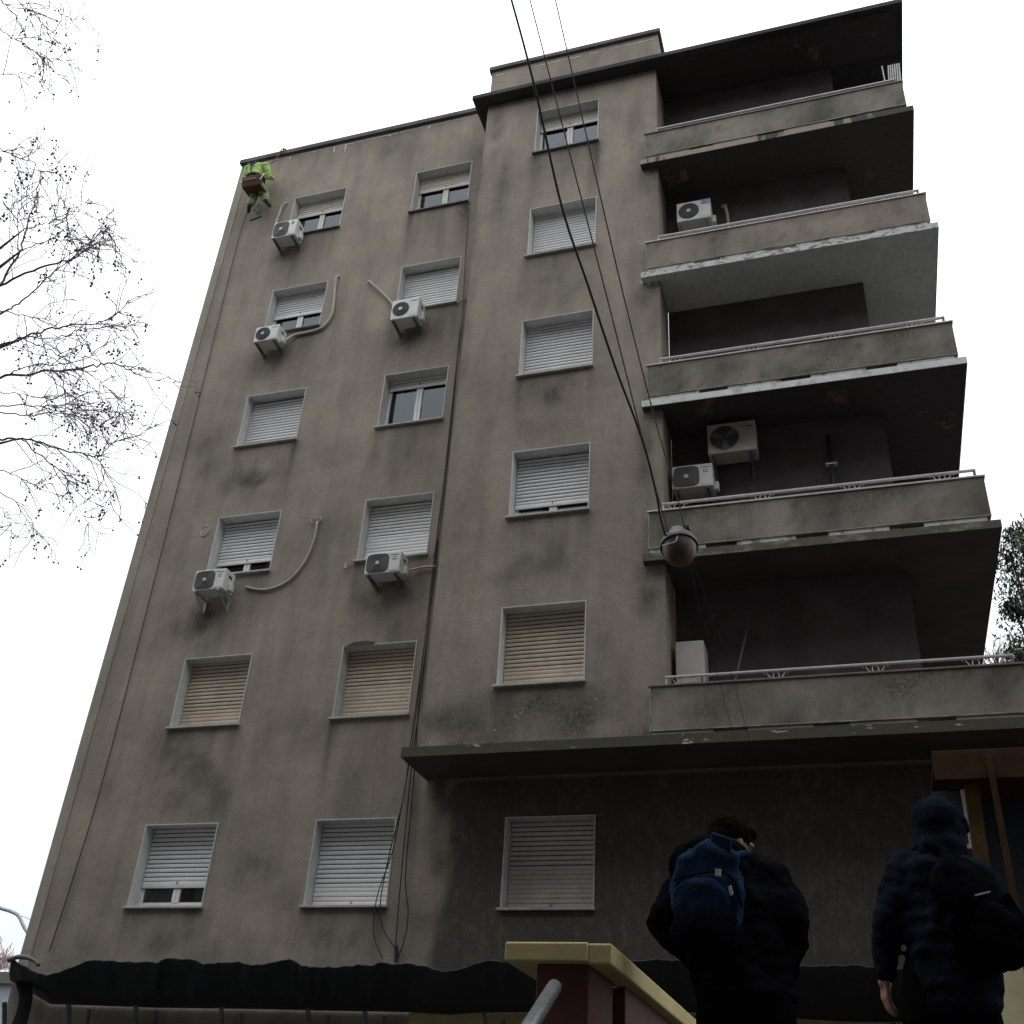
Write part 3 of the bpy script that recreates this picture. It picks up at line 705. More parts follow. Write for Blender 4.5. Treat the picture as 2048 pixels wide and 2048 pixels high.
MB().box(8.80, 9.22, -.46, -.06, 5.14, 6.75).build('body', 'fridge_white', t, bevel=.03, segs=3)
MB().box(8.80, 9.22, -.515, -.468, 5.2, 6.75).build('door', 'fridge_white', t, bevel=.02, segs=3)
MB().box(9.17, 9.19, -.545, -.515, 5.9, 6.2).build('handle', 'ac_grille', t)
a0, a1 = at(1271, 1200, -.3), at(1269, 1160, -.3)
MB().tube([(a0.x, -.3, 6.74), (a1.x-.02, -.3, a1.z)], [.008, .004], 5).build('antenna_rod', 'steel_tube', None, label='thin metal rod sticking up behind the refrigerator', cat='rod')
a0, a1 = at(1386, 1290, -.35), at(1410, 1185, -.12)
MB().tube([(a0.x-.02, -.35, 5.13), tuple(a0), tuple(a1)], .019, 7).build('broom_handle', 'cable_grey', None, label='grey pole leaning against the lowest balcony wall', cat='pole')
t = root('drying_rack', (13.0, -.7, 16.9), 'folded white drying rack at the right end of the top balcony', 'drying rack')
for i in range(6):
    a = at(1666+5*i, 160, -.6); b = at(1676+5*i-i, 124, -.6)
    MB().tube([(a.x, -.6-.01*i, 16.93), (b.x, -.6-.01*i, b.z)], .014, 5).build('bar', 'drip_white', t)
a = at(1664, 128, -.62); MB().tube([(a.x, -.66, 16.93), (a.x, -.66, a.z)], .012, 5).build('leg', 'drip_white', t)
# ------------------------------------------------------------------ cables on the facade
def cable(pts, r, name, label, material='cable_black', cat='cable', group=None, n=6, smooth=8):
    return MB().tube(bez(pts, smooth), r, n, False).build(name, material, None, smooth=True, label=label, cat=cat, group=group)
cable([W(470, 395, -.03), W(455, 432, -.03), W(410, 612, -.03), W(352, 850, -.025), W(290, 1100, -.03), W(200, 1450, -.03), W(140, 1650, -.03), W(93, 1795, -.03)], .009,
      'wall_cable', 'single black cable running down the left edge of the facade')
cable([W(884, 392, -.02), W(882, 420, -.03), W(877, 500, -.03), W(872, 600, -.04), W(860, 700, -.05), W(845, 850, -.06), W(822, 1040, -.06), W(800, 1220, -.07), W(775, 1400, -.09), W(762, 1500, -.08), W(735, 1610, -.10), W(718, 1700, -.10), W(722, 1750, -.08), W(745, 1790, -.05), W(747, 1810, -.03)], .009,
      'wall_cable', 'black cable from the top window sill, swinging over the lowest shutter')
cable([W(868, 620, -.03), W(853, 760, -.05), W(838, 900, -.06), W(818, 1060, -.06), W(798, 1240, -.07), W(778, 1400, -.07), W(765, 1480, -.07), W(742, 1600, -.09), W(712, 1690, -.10), W(705, 1760, -.07), W(722, 1808, -.03)], .008,
      'wall_cable', 'leftmost loop of the black cable bundle, ending at the mesh awning')
cable([W(866, 640, -.03), W(850, 820, -.04), W(830, 1000, -.05), W(812, 1150, -.05), W(796, 1300, -.05), W(782, 1400, -.06), W(774, 1470, -.06), W(758, 1640, -.06), W(748, 1760, -.05), W(747, 1808, -.03)], .009,
      'wall_cable', 'straightest black cable of the bundle between the window columns')
cable([W(826, 1020, -.04), W(806, 1200, -.05), W(790, 1330, -.05), W(784, 1420, -.05), W(778, 1500, -.05), W(765, 1650, -.05), W(770, 1720, -.06), W(764, 1770, -.06), W(750, 1808, -.03)], .009,
      'wall_cable', 'thin black cable bowing right at the bottom of the bundle')
cable([W(826, 1018, -.04), W(818, 1050, -.06), W(826, 1062, -.06), W(820, 1075, -.05)], .008, 'cable_tail', 'short frayed cable loop beside the crossing air conditioner pipe')
cable([W(880, 565, -.02), W(872, 568, -.06), W(866, 572, -.04), W(862, 575, -.02)], .012, 'cable_clip', 'small dark wall hook right of the second closed shutter', 'cable_black', 'hook')
MB().tube([W(747, 1785, -.04), W(747, 1815, -.04)], .03, 8).build('cable_sleeve', 'cable_black', None, label='dark sleeve gathering the black cables above the mesh awning', cat='sleeve')

# ------------------------------------------------------------------ overhead wires and hanging lamp
LD = 9.6
def sag(pts): return bez([tuple(p) for p in pts], 8)
lp = far(1281, 1030, LD)
def wire(pix, ds, r, label, name='overhead_wire', mt='cable_black'):
    P = bez([tuple(far(x, y, d)) for (x, y), d in zip(pix, ds)], 7); n = len(P)
    return MB().tube(P, [r*(.6+.4*min(1, 2.2*i/n)) for i in range(n)], 6, False).build(name, mt, None, smooth=True, label=label, cat='wire', group='overhead wires')
def lin(a, b, n): return [a+(b-a)*i/(n-1) for i in range(n)]
wire([(900, -220), (965, 0), (1010, 170), (1060, 390), (1110, 540), (1160, 690), (1212, 830), (1238, 930), (1246, 975), (1256, 1012)], lin(6.2, LD, 10), .0105, 'thick black sagging cable leading down to the hanging street lamp')
wire([(945, -220), (1000, 0), (1075, 290), (1150, 580), (1213, 830), (1243, 940), (1262, 1010)], lin(7, LD, 7), .0062, 'middle thin overhead wire beside the thick sagging cable', mt='cable_grey')
wire([(998, -220), (1048, 0), (1112, 280), (1177, 560), (1238, 800), (1268, 900), (1293, 1000)], lin(7, LD, 7), .006, 'rightmost thin overhead wire crossing the bay windows', mt='cable_grey')
wire([(1294, 1045), (1345, 1240), (1384, 1388), (1410, 1480), (1425, 1535)], lin(LD, 13.6, 5), .0025, 'left of two faint wires crossing the lowest balcony')
wire([(1300, 1040), (1368, 1230), (1412, 1388), (1440, 1480), (1455, 1535)], lin(LD, 13.6, 5), .0025, 'right of two faint wires crossing the lowest balcony')
LR = root('hanging_street_lamp', tuple(lp), 'round street lamp with dirty glass bowl hanging on the overhead wires', 'street lamp')
s_ = LD*PX/F_PX        # metres per picture unit at the lamp
def lathe(c, prof, n=28, tilt=None):
    vs = []; fs = []
    for r, z in prof:
        for k in range(n):
            a = 2*math.pi*k/n; v = Vector((r*math.cos(a), r*math.sin(a), z)); v = tilt@v if tilt else v; vs.append(Vector(c)+v)
    for i in range(len(prof)-1):
        for k in range(n): fs.append((i*n+k, i*n+(k+1) % n, (i+1)*n+(k+1) % n, (i+1)*n+k))
    mb = MB(); mb.add(vs, fs); return mb
T = Matrix.Rotation(math.radians(-16), 3, 'X') @ Matrix.Rotation(math.radians(-6), 3, 'Y')
rr = 36*s_
lathe(lp, [(rr*.99, -.02), (rr*1.0, .0), (rr*.97, .03), (rr*.86, .07), (rr*.66, .10), (rr*.52, .12), (rr*.5, .16), (rr*.44, .19), (rr*.3, .205), (.001, .21)], 36, T).build('hood', 'lamp_enamel', LR, smooth=True)
lathe(lp, [(rr*.9, .0), (rr*.89, -.04), (rr*.82, -.10), (rr*.66, -.155), (rr*.42, -.19), (rr*.2, -.203), (.001, -.207)], 36, T).build('glass_bowl', 'lamp_glass', LR, smooth=True)
lathe(lp, [(rr*.93, .0), (rr*.985, -.012), (rr*.95, -.024), (rr*.905, -.012)], 36, T).build('clamp_ring', 'lamp_enamel', LR, smooth=True)
MB().obox(Vector(lp)+Vector((.01, .05, .21)), Vector((.085, 0, 0)), Vector((0, .03, 0)), Vector((0, 0, .022))).build('hanger', 'lamp_enamel', LR, bevel=.008)
MB().tube(bez([Vector(lp)+Vector((-.13, -.12, -.05)), Vector(lp)+Vector((-.05, -.18, -.07)), Vector(lp)+Vector((.0, -.19, -.06)), Vector(lp)+Vector((.02, -.18, .0))], 5), .004, 4).build('wire_catch', 'drip_white', LR)

# ------------------------------------------------------------------ mesh awning along the ground floor
AW = root('mesh_awning', (5, -.6, 1.7), 'long dark green shade-mesh awning sagging over the ground floor', 'awning')
tp = [(22, 1808), (60, 1830), (95, 1838), (170, 1812), (215, 1813), (290, 1815), (310, 1809), (365, 1810), (385, 1818), (440, 1814), (478, 1820), (545, 1811), (575, 1822), (620, 1824), (690, 1820), (720, 1817), (770, 1818), (800, 1822), (850, 1832), (905, 1815), (945, 1812), (1010, 1818), (1100, 1825), (1200, 1812), (1260, 1810), (1330, 1818), (1420, 1824), (1520, 1822), (1600, 1820), (1700, 1826), (1800, 1818), (1900, 1824), (2010, 1820)]
bt = {22: 1850, 95: 1893, 300: 1900, 470: 1902, 600: 1905, 770: 1908, 850: 1913, 900: 1909, 1250: 1905, 1330: 1910, 1600: 1926, 2010: 1930}
def interp(d, x):
    ks = sorted(d)
    for a, b in zip(ks, ks[1:]):
        if a <= x <= b: return d[a]+(d[b]-d[a])*(x-a)/(b-a)
    return d[ks[-1]] if x > ks[-1] else d[ks[0]]
vs = []; fs = []; n = 260; m_ = 8
tx = [p[0] for p in tp]
curve = bez([(a, b, 0) for a, b in tp], 8)
for i in range(len(curve)):
    x, y = curve[i].x, curve[i].y; f_ = at(x, y, -1.15); bk = at(x, interp(bt, x), -.02)
    for j in range(m_+1):
        t = j/m_; p = f_.lerp(bk, t); p.z += -.07*math.sin(math.pi*t)*(1+.5*nz(x*.02, t, 3))+.06*nz(x*.045, t*1.5, 8)*math.sin(math.pi*min(1, t+.12))+.018*nz(x*.11, 0, 2)*(1-t)
        vs.append(p)
for i in range(len(curve)-1):
    for j in range(m_): a = i*(m_+1)+j; fs.append((a, a+m_+1, a+m_+2, a+1))
o = MB().add(vs, fs).build('shade_mesh', 'mesh_green', AW, smooth=True)
md = o.modifiers.new('solid', 'SOLIDIFY'); md.thickness = .012
fr0 = at(22, 1812, -1.15)
MB().tube(bez([fr0+Vector((-.06, 0, .0)), fr0+Vector((.12, 0, .05)), fr0+Vector((.35, 0, .02)), fr0+Vector((.5, 0, -.06))], 5), [.035]*8+[.03]*8, 8).build('rolled_edge', 'cable_grey', AW, smooth=True)
for bxp in (-1.35, -.2, .95, 2.35, 3.7, 4.55, 6.25, 7.9, 9.6, 11.3):
    f_ = 1.95; k = MB()
    k.tube([(bxp+.02, -.05, .5), (bxp-.05, -.5, 1.66)], .034, 6); k.tube([(bxp+.08, -.06, .5), (bxp+.14, -.25, 1.62)], .034, 6)
    k.build('bracket', 'bracket_dark', AW)
# ragged hanging end of the mesh
vs = []; fs = []
for i in range(14):
    t = i/13; a = at(28+8*math.sin(t*5), 1850+t*110, -1.0); b = at(52+10*math.sin(t*3+1), 1850+t*110, -.7)
    vs += [a, b]
    if i: fs.append((2*i-2, 2*i-1, 2*i+1, 2*i))
o = MB().add(vs, fs).build('torn_end', 'mesh_green', AW); md = o.modifiers.new('solid', 'SOLIDIFY'); md.thickness = .01

# ------------------------------------------------------------------ near wall with yellow coping, handrail
DW = 4.5
a = far(945, 1778, DW); b = far(1115, 1779, DW)
wx0, wx1, wyf, wz = a.x, b.x, (a.y+b.y)/2, .70
LWL = root('garden_wall', ((wx0+wx1)/2, wyf+1, G), 'low maroon wall with thick yellow coping in front of the building', 'wall')
MB().box(wx0, wx1, wyf, wyf+.55, wz-.078, wz).build('pier_cap', 'paint_yellow', LWL, bevel=.008)
MB().box(wx0+.13, wx1-.004, wyf+.05, wyf+.5, G, wz-.078).build('pier', 'paint_maroon', LWL, bevel=.006)
MB().box(wx1-.002, wx1+.10, wyf+.008, wyf+3.4, wz-.086, wz-.004).build('coping', 'paint_yellow', LWL, bevel=.008)
MB().box(wx1-.3, wx1+.04, wyf+.56, wyf+3.35, G, wz-.086).build('wall_body', 'paint_maroon', LWL, bevel=.006)
h0 = far(1046, 1862, 3.9); h1 = far(1000, 1936, 3.45); h2 = far(930, 2045, 3.0)
HR = root('stair_handrail', (h2.x, h2.y, G), 'grey steel tube handrail end rising in front of the maroon wall', 'handrail')
MB().tube([h0, h1, h2, h2+Vector((0, 0, -1.6))], .027, 14, round_ends=True).build('tube', 'steel_tube', HR, smooth=True)

# ------------------------------------------------------------------ timber kiosk at the right
KY = -3.0
K = root('timber_kiosk', (12.9, KY, G), 'brown timber kiosk front with post and pale yellow base at the right edge', 'kiosk')
p0 = at(1757, 1417, KY); p1 = at(1757, 1472, KY); pw = at(1865, 1440, KY)
MB().box(p0.x, p0.x+2.6, KY, KY+.05, p1.z, p0.z).build('fascia_board', 'wood_brown', K, bevel=.006)
MB().box(p0.x+.02, p0.x+2.6, KY+.05, KY+1.8, p0.z-.06, p0.z-.01).build('roof', 'wood_brown', K)
MB().box(p0.x+.05, p0.x+2.6, KY+1.7, KY+1.78, G, p0.z-.06).build('back_panel', 'pipe_dark', K)
MB().box(pw.x-.02, pw.x+.04, KY-.05, KY-.004, .8, p0.z-.09).build('post', 'wood_brown', K, bevel=.005)
q0 = at(1832, 1480, KY+.3); q1 = at(1868, 1740, KY+.3)
MB().obox((q0+q1)/2, (q1-q0)/2, Vector((.0, .02, 0)), Vector((.075, 0, .01))).build('leaning_board', 'wood_ochre', K, bevel=.005)
yb_ = at(1923, 1782, KY+.1)
MB().box(12.15, p0.x+2.6, KY+.06, KY+.16, G, yb_.z).build('base_wall', 'paint_pale_yellow', K, bevel=.01)
p2 = at(1803, 1490, KY+.5); p3 = at(1838, 1600, KY+.5)
t = MB(); t.box(p3.x-.36, p3.x, KY+.5, KY+.54, p3.z, p3.z+.04); t.box(p3.x-.04, p3.x, KY+.5, KY+.54, p3.z+.04, p2.z); t.build('window_frame', 'reveal_paint', K)
MB().box(p3.x-.34, p3.x-.05, KY+.53, KY+.56, p3.z+.04, p2.z).build('window_panel', 'pipe_dark', K)
MB().box(p3.x-.3, p3.x+.09, KY+.48, KY+.52, p3.z-.16, p3.z-.13).build('shelf', 'wood_ochre', K)

# ------------------------------------------------------------------ people
def fuse(o, voxel, it=6, fac=.5):
    r = o.modifiers.new('fuse', 'REMESH'); r.mode = 'VOXEL'; r.voxel_size = voxel; r.use_smooth_shade = True
    s = o.modifiers.new('soft', 'SMOOTH'); s.factor = fac; s.iterations = it
    return o
CLOTH = {}
def cloth(o, strength, size):
    if size not in CLOTH:
        t = bpy.data.textures.new('folds', 'CLOUDS'); t.noise_scale = size; t.noise_depth = 2; CLOTH[size] = t
    d = o.modifiers.new('folds', 'DISPLACE'); d.texture = CLOTH[size]; d.strength = strength; d.mid_level = .5; d.texture_coords = 'GLOBAL'
    return o
def limb(mb, pts, rad, n=14): return mb.tube(pts, rad, n, True, True)
def hand(mb, wrist, down, side, fwd, s=1.0, curl=.35):
    # palm plus four unequal fingers and a thumb leaving the side of the palm
    d, sd, fw = [Vector(v).normalized() for v in (down, side, fwd)]; w_ = Vector(wrist)
    limb(mb, [w_, w_+d*.03*s], [.026*s, .03*s], 10)
    for k, (off, L) in enumerate(((-.030, .068), (-.010, .078), (.010, .074), (.029, .058))):
        a = w_+d*.028*s+sd*off*.75*s; b = w_+d*.092*s+sd*off*s
        limb(mb, [a, b], [.0145*s, .0125*s], 8)
        c1 = b+(d*math.cos(curl)+fw*math.sin(curl))*L*.48*s; c2 = c1+(d*math.cos(curl*2.2)+fw*math.sin(curl*2.2))*L*.30*s; c3 = c2+(d*math.cos(curl*3)+fw*math.sin(curl*3))*L*.24*s
        limb(mb, [b, c1, c2, c3], [.0105*s, .0095*s, .0085*s, .007*s], 8)
    t0 = w_+d*.03*s-sd*.022*s; t1 = t0+(d*.6-sd*.7+fw*.4).normalized()*.042*s; t2 = t1+(d*.85-sd*.3+fw*.4).normalized()*.032*s; t3 = t2+(d*.95+fw*.3).normalized()*.022*s
    limb(mb, [t0, t1, t2, t3], [.015*s, .0125*s, .0105*s, .008*s], 8)
def head(mb, c, rot, s=1.0):
    R_ = rot; P = lambda x, y, z: Vector(c)+R_@Vector((x, y, z))*s     # local +y is the face
    mb.ball(P(0, -.01, .02), Vector((.077, .097, .098))*s, 16, 12, R_); mb.ball(P(0, .025, -.05), Vector((.058, .068, .07))*s, 14, 10, R_)
    limb(mb, [P(0, .088, .02), P(0, .112, -.018)], [.011*s, .016*s], 8)                       # nose
    limb(mb, [P(-.022, .088, -.058), P(.022, .088, -.058)], [.010*s, .010*s], 8)              # mouth
    limb(mb, [P(-.045, .078, .035), P(.045, .078, .035)], [.014*s, .014*s], 8)                # brow
    mb.ball(P(0, .068, -.1), Vector((.026, .024, .02))*s, 8, 6, R_)                           # chin
    for sx_ in (-1, 1):
        mb.ball(P(.079*sx_, -.005, .0), Vector((.010, .021, .033))*s, 8, 8, R_)               # ears
        mb.ball(P(.031*sx_, .079, .008), Vector((.014, .012, .010))*s, 8, 6, R_)              # eyes
def shoe(mb, p, fwd):
    f_ = Vector(fwd).normalized(); p = Vector(p)
    limb(mb, [p+Vector((0, 0, .05))-f_*.05, p+Vector((0, 0, .045))+f_*.06, p+Vector((0, 0, .035))+f_*.17], [.048, .046, .036], 10)

# --- person with blue backpack, bending slightly, hands in the front pockets
YP = -10.05
def J(x, y, dy=0): p = at(x, y, YP); return Vector((p.x, YP+dy, p.z))
hips = J(1405, 1880); chest = J(1380, 1690, .05); nk = J(1352, 1612, .14); hd_ = J(1370, 1576, .16)
shL, shR = J(1292, 1660, .08), J(1452, 1655, .08); elL, elR = J(1252, 1740, .0), J(1494, 1738, .0); haL, haR = J(1335, 1812, .24), J(1470, 1815, .24)
hips.z = .62
ft = [Vector((hips.x-.13, YP, G)), Vector((hips.x+.13, YP+.03, G))]
hr = Matrix.Rotation(math.radians(-48), 3, 'Z') @ Matrix.Rotation(math.radians(-22), 3, 'X') @ Matrix.Rotation(math.radians(8), 3, 'Y')
bd = MB()
limb(bd, [hips, (hips+chest)/2, chest, nk], [.13, .13, .14, .06]); limb(bd, [nk, hd_-Vector((0, 0, .03))], [.055, .055])
head(bd, hd_, hr, 1.0)
for s, e, h_ in ((shL, elL, haL), (shR, elR, haR)):
    limb(bd, [chest.lerp(s, .5), s, e, h_], [.06, .055, .042, .03]); hand(bd, h_, Vector((hips.x-h_.x, .05, -.12)), Vector((0, -1, 0)), Vector((0, 0, 1)))
for f_, sx_ in zip(ft, (-1, 1)):
    limb(bd, [hips+Vector((.08*sx_, 0, 0)), Vector((f_.x, YP+.02, .19)), f_+Vector((0, 0, .09))], [.09, .06, .04]); limb(bd, [f_+Vector((0, -.03, .06)), f_+Vector((0, .15, .04))], [.04, .03])
PB = bd.build('person', 'skin', None, (hips.x, YP, G), label='person in black puffer jacket with blue backpack, seen from behind, head bent', cat='person')
fuse(PB, .008)
tr_ = MB()
for f_, sx_ in zip(ft, (-1, 1)):
    limb(tr_, [hips+Vector((.07*sx_, 0, .06)), hips+Vector((.09*sx_, 0, -.15)), Vector((f_.x, YP+.02, .19)), f_+Vector((0, 0, .07))], [.125, .118, .092, .075])
fuse(tr_.build('trousers', 'trousers_black', PB, (0, 0, 0)), .012)
for f_ in ft: sh_ = MB(); shoe(sh_, f_, (0, 1, 0)); fuse(sh_.build('shoe', 'shoe_black', PB), .008, 3)
jk = MB()
nseg = 9
for i in range(nseg):
    t = i/(nseg-1); p = (hips+Vector((0, 0, -.06))).lerp(chest+Vector((-.01, .02, .07)), t)
    jk.ball(p, (.215+.035*math.sin(t*2.6), .165+.02*math.sin(t*3), .058), 22, 8)
limb(jk, [chest+Vector((0, 0, .0)), nk+Vector((0, -.03, -.03))], [.18, .1])
limb(jk, [shL.lerp(chest, .3)+Vector((0, 0, .02)), nk+Vector((-.03, -.03, -.04)), shR.lerp(chest, .3)+Vector((0, 0, .03))], [.105, .12, .105])
for s, e, h_ in ((shL, elL, haL), (shR, elR, haR)):
    for a_, b_, r0, r1, m_ in ((s, e, .105, .092, 4), (e, h_, .092, .068, 4)):
        limb(jk, [a_, b_], [r0*.88, r1*.88])
        for i in range(m_):
            t = (i+.5)/m_; d = (b_-a_).normalized(); jk.ball(a_.lerp(b_, t), (r0+(r1-r0)*t, r0+(r1-r0)*t, (b_-a_).length/m_*.62), 14, 8, d.to_track_quat('Z', 'Y').to_matrix())
cloth(fuse(jk.build('jacket', 'jacket_black', PB), .012, 22), .06, .13)
hdn = MB()      # thrown-back hood lying behind the neck
limb(hdn, bez([J(1283, 1650, .02), J(1292, 1622, -.04), J(1332, 1607, -.06), J(1380, 1612, -.04), J(1415, 1634, .03)], 4), .056)
limb(hdn, bez([J(1296, 1648, -.05), J(1345, 1632, -.09), J(1395, 1646, -.05)], 4), .055)
cloth(fuse(hdn.build('hood', 'jacket_black', PB), .010, 4), .03, .09)
hrm = MB()
PH = lambda x, y, z: hd_+hr@Vector((x, y, z))
hrm.ball(PH(0, -.02, .045), (.088, .104, .088), 18, 12, hr); hrm.ball(PH(0, -.065, -.0), (.076, .06, .075), 14, 10, hr); hrm.ball(PH(0, .05, .09), (.062, .055, .035), 12, 8, hr)
cloth(fuse(hrm.build('hair', 'hair', PB), .005, 5), .014, .02)
# blue backpack
bc = J(1345, 1695, -.13)
BK = root('backpack', tuple(bc), 'faded blue backpack worn over the black puffer jacket', 'backpack')
tl = Matrix.Rotation(math.radians(7), 3, 'Y') @ Matrix.Rotation(math.radians(14), 3, 'X')
def BP(x, y, z): return bc+tl@Vector((x, y, z))
b = MB(); b.ball(BP(0, 0, -.02), (.165, .085, .20), 22, 14, tl); b.obox(BP(0, .01, -.06), tl@Vector((.14, 0, 0)), tl@Vector((0, .07, 0)), tl@Vector((0, 0, .14)))
limb(b, [BP(-.09, 0, .1), BP(.0, -.01, .165), BP(.07, 0, .14)], [.06, .055, .06])
cloth(fuse(b.build('main_bag', 'bag_blue', BK), .01, 8), .045, .12)
b = MB(); b.ball(BP(-.02, -.07, -.04), (.13, .04, .10), 20, 12, tl); cloth(fuse(b.build('front_pocket', 'bag_blue', BK), .01, 6), .045, .12)
b = MB(); b.ball(BP(.0, -.03, -.17), (.165, .115, .10), 18, 10, tl); cloth(fuse(b.build('shaded_base', 'bag_black', BK), .01, 6), .045, .12)  # black lower part paints the shade on the blue bag
b = MB(); b.obox(BP(.05, -.03, .185), tl@Vector((.045, 0, -.01)), tl@Vector((0, .012, 0)), tl@Vector((.0, 0, .055))); b.build('flap', 'bag_blue', BK, bevel=.01)
b = MB(); b.tube(bez([BP(-.14, -.075, .03), BP(-.05, -.105, .065), BP(.06, -.105, .09), BP(.12, -.075, .05), BP(.15, -.05, -.05)], 6), .006, 5); b.build('zip', 'bag_black', BK)
MB().obox(BP(.055, -.118, .085), tl@Vector((.012, 0, 0)), tl@Vector((0, .004, 0)), tl@Vector((0, 0, .014))).build('zip_tag', 'tag_white', BK)
MB().obox(BP(.108, -.10, .018), tl@Vector((.006, 0, .004)), tl@Vector((0, .004, 0)), tl@Vector((-.006, 0, .018))).build('zip_tag', 'tag_white', BK)
for sx_ in (-1, 1):
    b = MB(); b.tube(bez([BP(.09*sx_, .05, .15), BP(.14*sx_, .16, .17), BP(.15*sx_, .24, .08), BP(.17*sx_, .2, -.1), BP(.15*sx_, .05, -.16)], 6), .016, 6); b.build('strap', 'bag_blue', BK, smooth=True)

# --- hooded person in navy puffer, black bag on the right shoulder
YQ = -9.65
def Q(x, y, dy=0): p = at(x, y, YQ); return Vector((p.x, YQ+dy, p.z))
hd2 = Q(1772, 1556, .03); nk2 = Q(1775, 1600, .0); chest2 = Q(1785, 1680, 0); hips2 = Q(1790, 1880); hips2.z = .68
shL, shR = Q(1712, 1640), Q(1846, 1650, .05); elL = Q(1676, 1742, .0); wrL = Q(1668, 1836, .05); elR = Q(1880, 1745, .12); wrR = Q(1850, 1800, .28)
ft = [Vector((hips2.x-.12, YQ, G)), Vector((hips2.x+.13, YQ+.05, G))]
rot2 = Matrix.Rotation(math.radians(-12), 3, 'Z') @ Matrix.Rotation(math.radians(10), 3, 'X')
bd = MB(); limb(bd, [hips2, (hips2+chest2)/2, chest2, nk2], [.13, .13, .14, .06]); limb(bd, [nk2, hd2], [.055, .055]); head(bd, hd2, rot2)
limb(bd, [chest2.lerp(shL, .5), shL, elL, wrL], [.06, .055, .042, .030]); limb(bd, [chest2.lerp(shR, .5), shR, elR, wrR], [.06, .055, .042, .028])
hand(bd, wrL, Q(1674, 1905, .06)-wrL, Vector((.35, -1, 0)), Vector((1, .35, 0)), 1.05, .3); hand(bd, wrR, Vector((-.4, .2, .3)), Vector((0, 0, -1)), Vector((-1, 0, 0)))
for f_, sx_ in zip(ft, (-1, 1)):
    limb(bd, [hips2+Vector((.08*sx_, 0, 0)), Vector((f_.x, YQ+.02, .21)), f_+Vector((0, 0, .09))], [.09, .06, .04]); limb(bd, [f_+Vector((0, -.03, .06)), f_+Vector((0, .15, .04))], [.04, .03])
PC = bd.build('person', 'skin', None, (hips2.x, YQ, G), label='hooded person in navy puffer jacket at the right edge, one bare hand hanging', cat='person')
fuse(PC, .007, 4)
tr_ = MB()
for f_, sx_ in zip(ft, (-1, 1)):
    limb(tr_, [hips2+Vector((.07*sx_, 0, .06)), hips2+Vector((.09*sx_, 0, -.15)), Vector((f_.x, YQ+.02, .19)), f_+Vector((0, 0, .07))], [.105, .115, .098, .08])
fuse(tr_.build('trousers', 'trousers_black', PC), .012)
for f_ in ft: sh_ = MB(); shoe(sh_, f_, (0, 1, 0)); fuse(sh_.build('shoe', 'shoe_black', PC), .008, 3)
jk = MB(); nseg = 9
for i in range(nseg):
    t = (i+random.uniform(-.2, .2))/(nseg-1); p = (hips2+Vector((.03, 0, -.10))).lerp(chest2+Vector((0, 0, .09)), t)
    jk.ball(p, (.188+.02*math.sin(max(0, t)*2.9), .165+.01*math.sin(t*3), .075), 22, 8)
limb(jk, [shL.lerp(chest2, .25)+Vector((0, 0, .0)), nk2+Vector((0, 0, -.035)), shR.lerp(chest2, .25)], [.085, .095, .085])
for (s, e, h_, m_) in ((shL, elL, wrL, 5), (shR, elR, wrR, 4)):
    for a_, b_, r0, r1 in ((s, e, .098, .082), (e, h_, .082, .056)):
        limb(jk, [a_, b_], [r0*.86, r1*.86])
        for i in range(m_):
            t = (i+.5)/m_; d = (b_-a_).normalized(); jk.ball(a_.lerp(b_, t), (r0+(r1-r0)*t, r0+(r1-r0)*t, (b_-a_).length/m_*.6), 14, 8, d.to_track_quat('Z', 'Y').to_matrix())
    limb(jk, [h_-(h_-e).normalized()*.05, h_+(h_-e).normalized()*.0], [.042, .04])
cloth(fuse(jk.build('jacket', 'jacket_navy', PC), .010, 20), .045, .11)
hm = MB()
PH2 = lambda x, y, z: hd2+rot2@Vector((x, y, z))
for (y_, z_, a_, b_, c_) in ((-.03, .03, .108, .122, .105), (-.025, -.03, .114, .12, .10), (-.02, -.09, .11, .112, .07)): hm.ball(PH2(0, y_, z_), (a_, b_, c_), 20, 14, rot2)
limb(hm, [PH2(0, -.03, -.05), nk2+Vector((0, -.02, -.03))], [.105, .115])
for i in range(10):
    a = math.pi*(.02+.96*i/9)-math.pi/2; hm.ball(PH2(.104*math.sin(a), .075, -.02+.115*math.cos(a)), .024, 8, 6, rot2)
cloth(fuse(hm.build('hood', 'jacket_navy', PC), .008, 5), .022, .07)
bc = Q(1842, 1745, -.17)
BK = root('shoulder_bag', tuple(bc), 'large black backpack slung on the right shoulder of the hooded person', 'backpack')
tl = Matrix.Rotation(math.radians(-24), 3, 'Y') @ Matrix.Rotation(math.radians(8), 3, 'X')
b = MB(); b.ball(BP(0, 0, .06), (.14, .1, .22), 20, 14, tl); b.obox(BP(.01, .0, -.09), tl@Vector((.15, 0, 0)), tl@Vector((0, .085, 0)), tl@Vector((0, 0, .13))); b.ball(BP(.03, -.05, -.1), (.14, .07, .13), 18, 12, tl)
cloth(fuse(b.build('main_bag', 'bag_black', BK), .01, 8), .045, .12)
b = MB(); b.ball(BP(.02, -.085, -.08), (.11, .035, .12), 16, 10, tl); cloth(fuse(b.build('front_pocket', 'bag_black', BK), .01, 5), .045, .12)
b = MB(); b.obox(BP(.045, -.13, .07), tl@Vector((.032, 0, -.006)), tl@Vector((0, .003, 0)), tl@Vector((0.001, 0, .0035))); b.build('bag_print', 'tag_white', BK)
b = MB(); b.tube(bez([Q(1726, 1606, .0), Q(1752, 1606, -.11), Q(1780, 1628, -.16), BP(-.06, -.02, .2)], 6), .019, 6); b.build('strap', 'bag_black', BK, smooth=True)

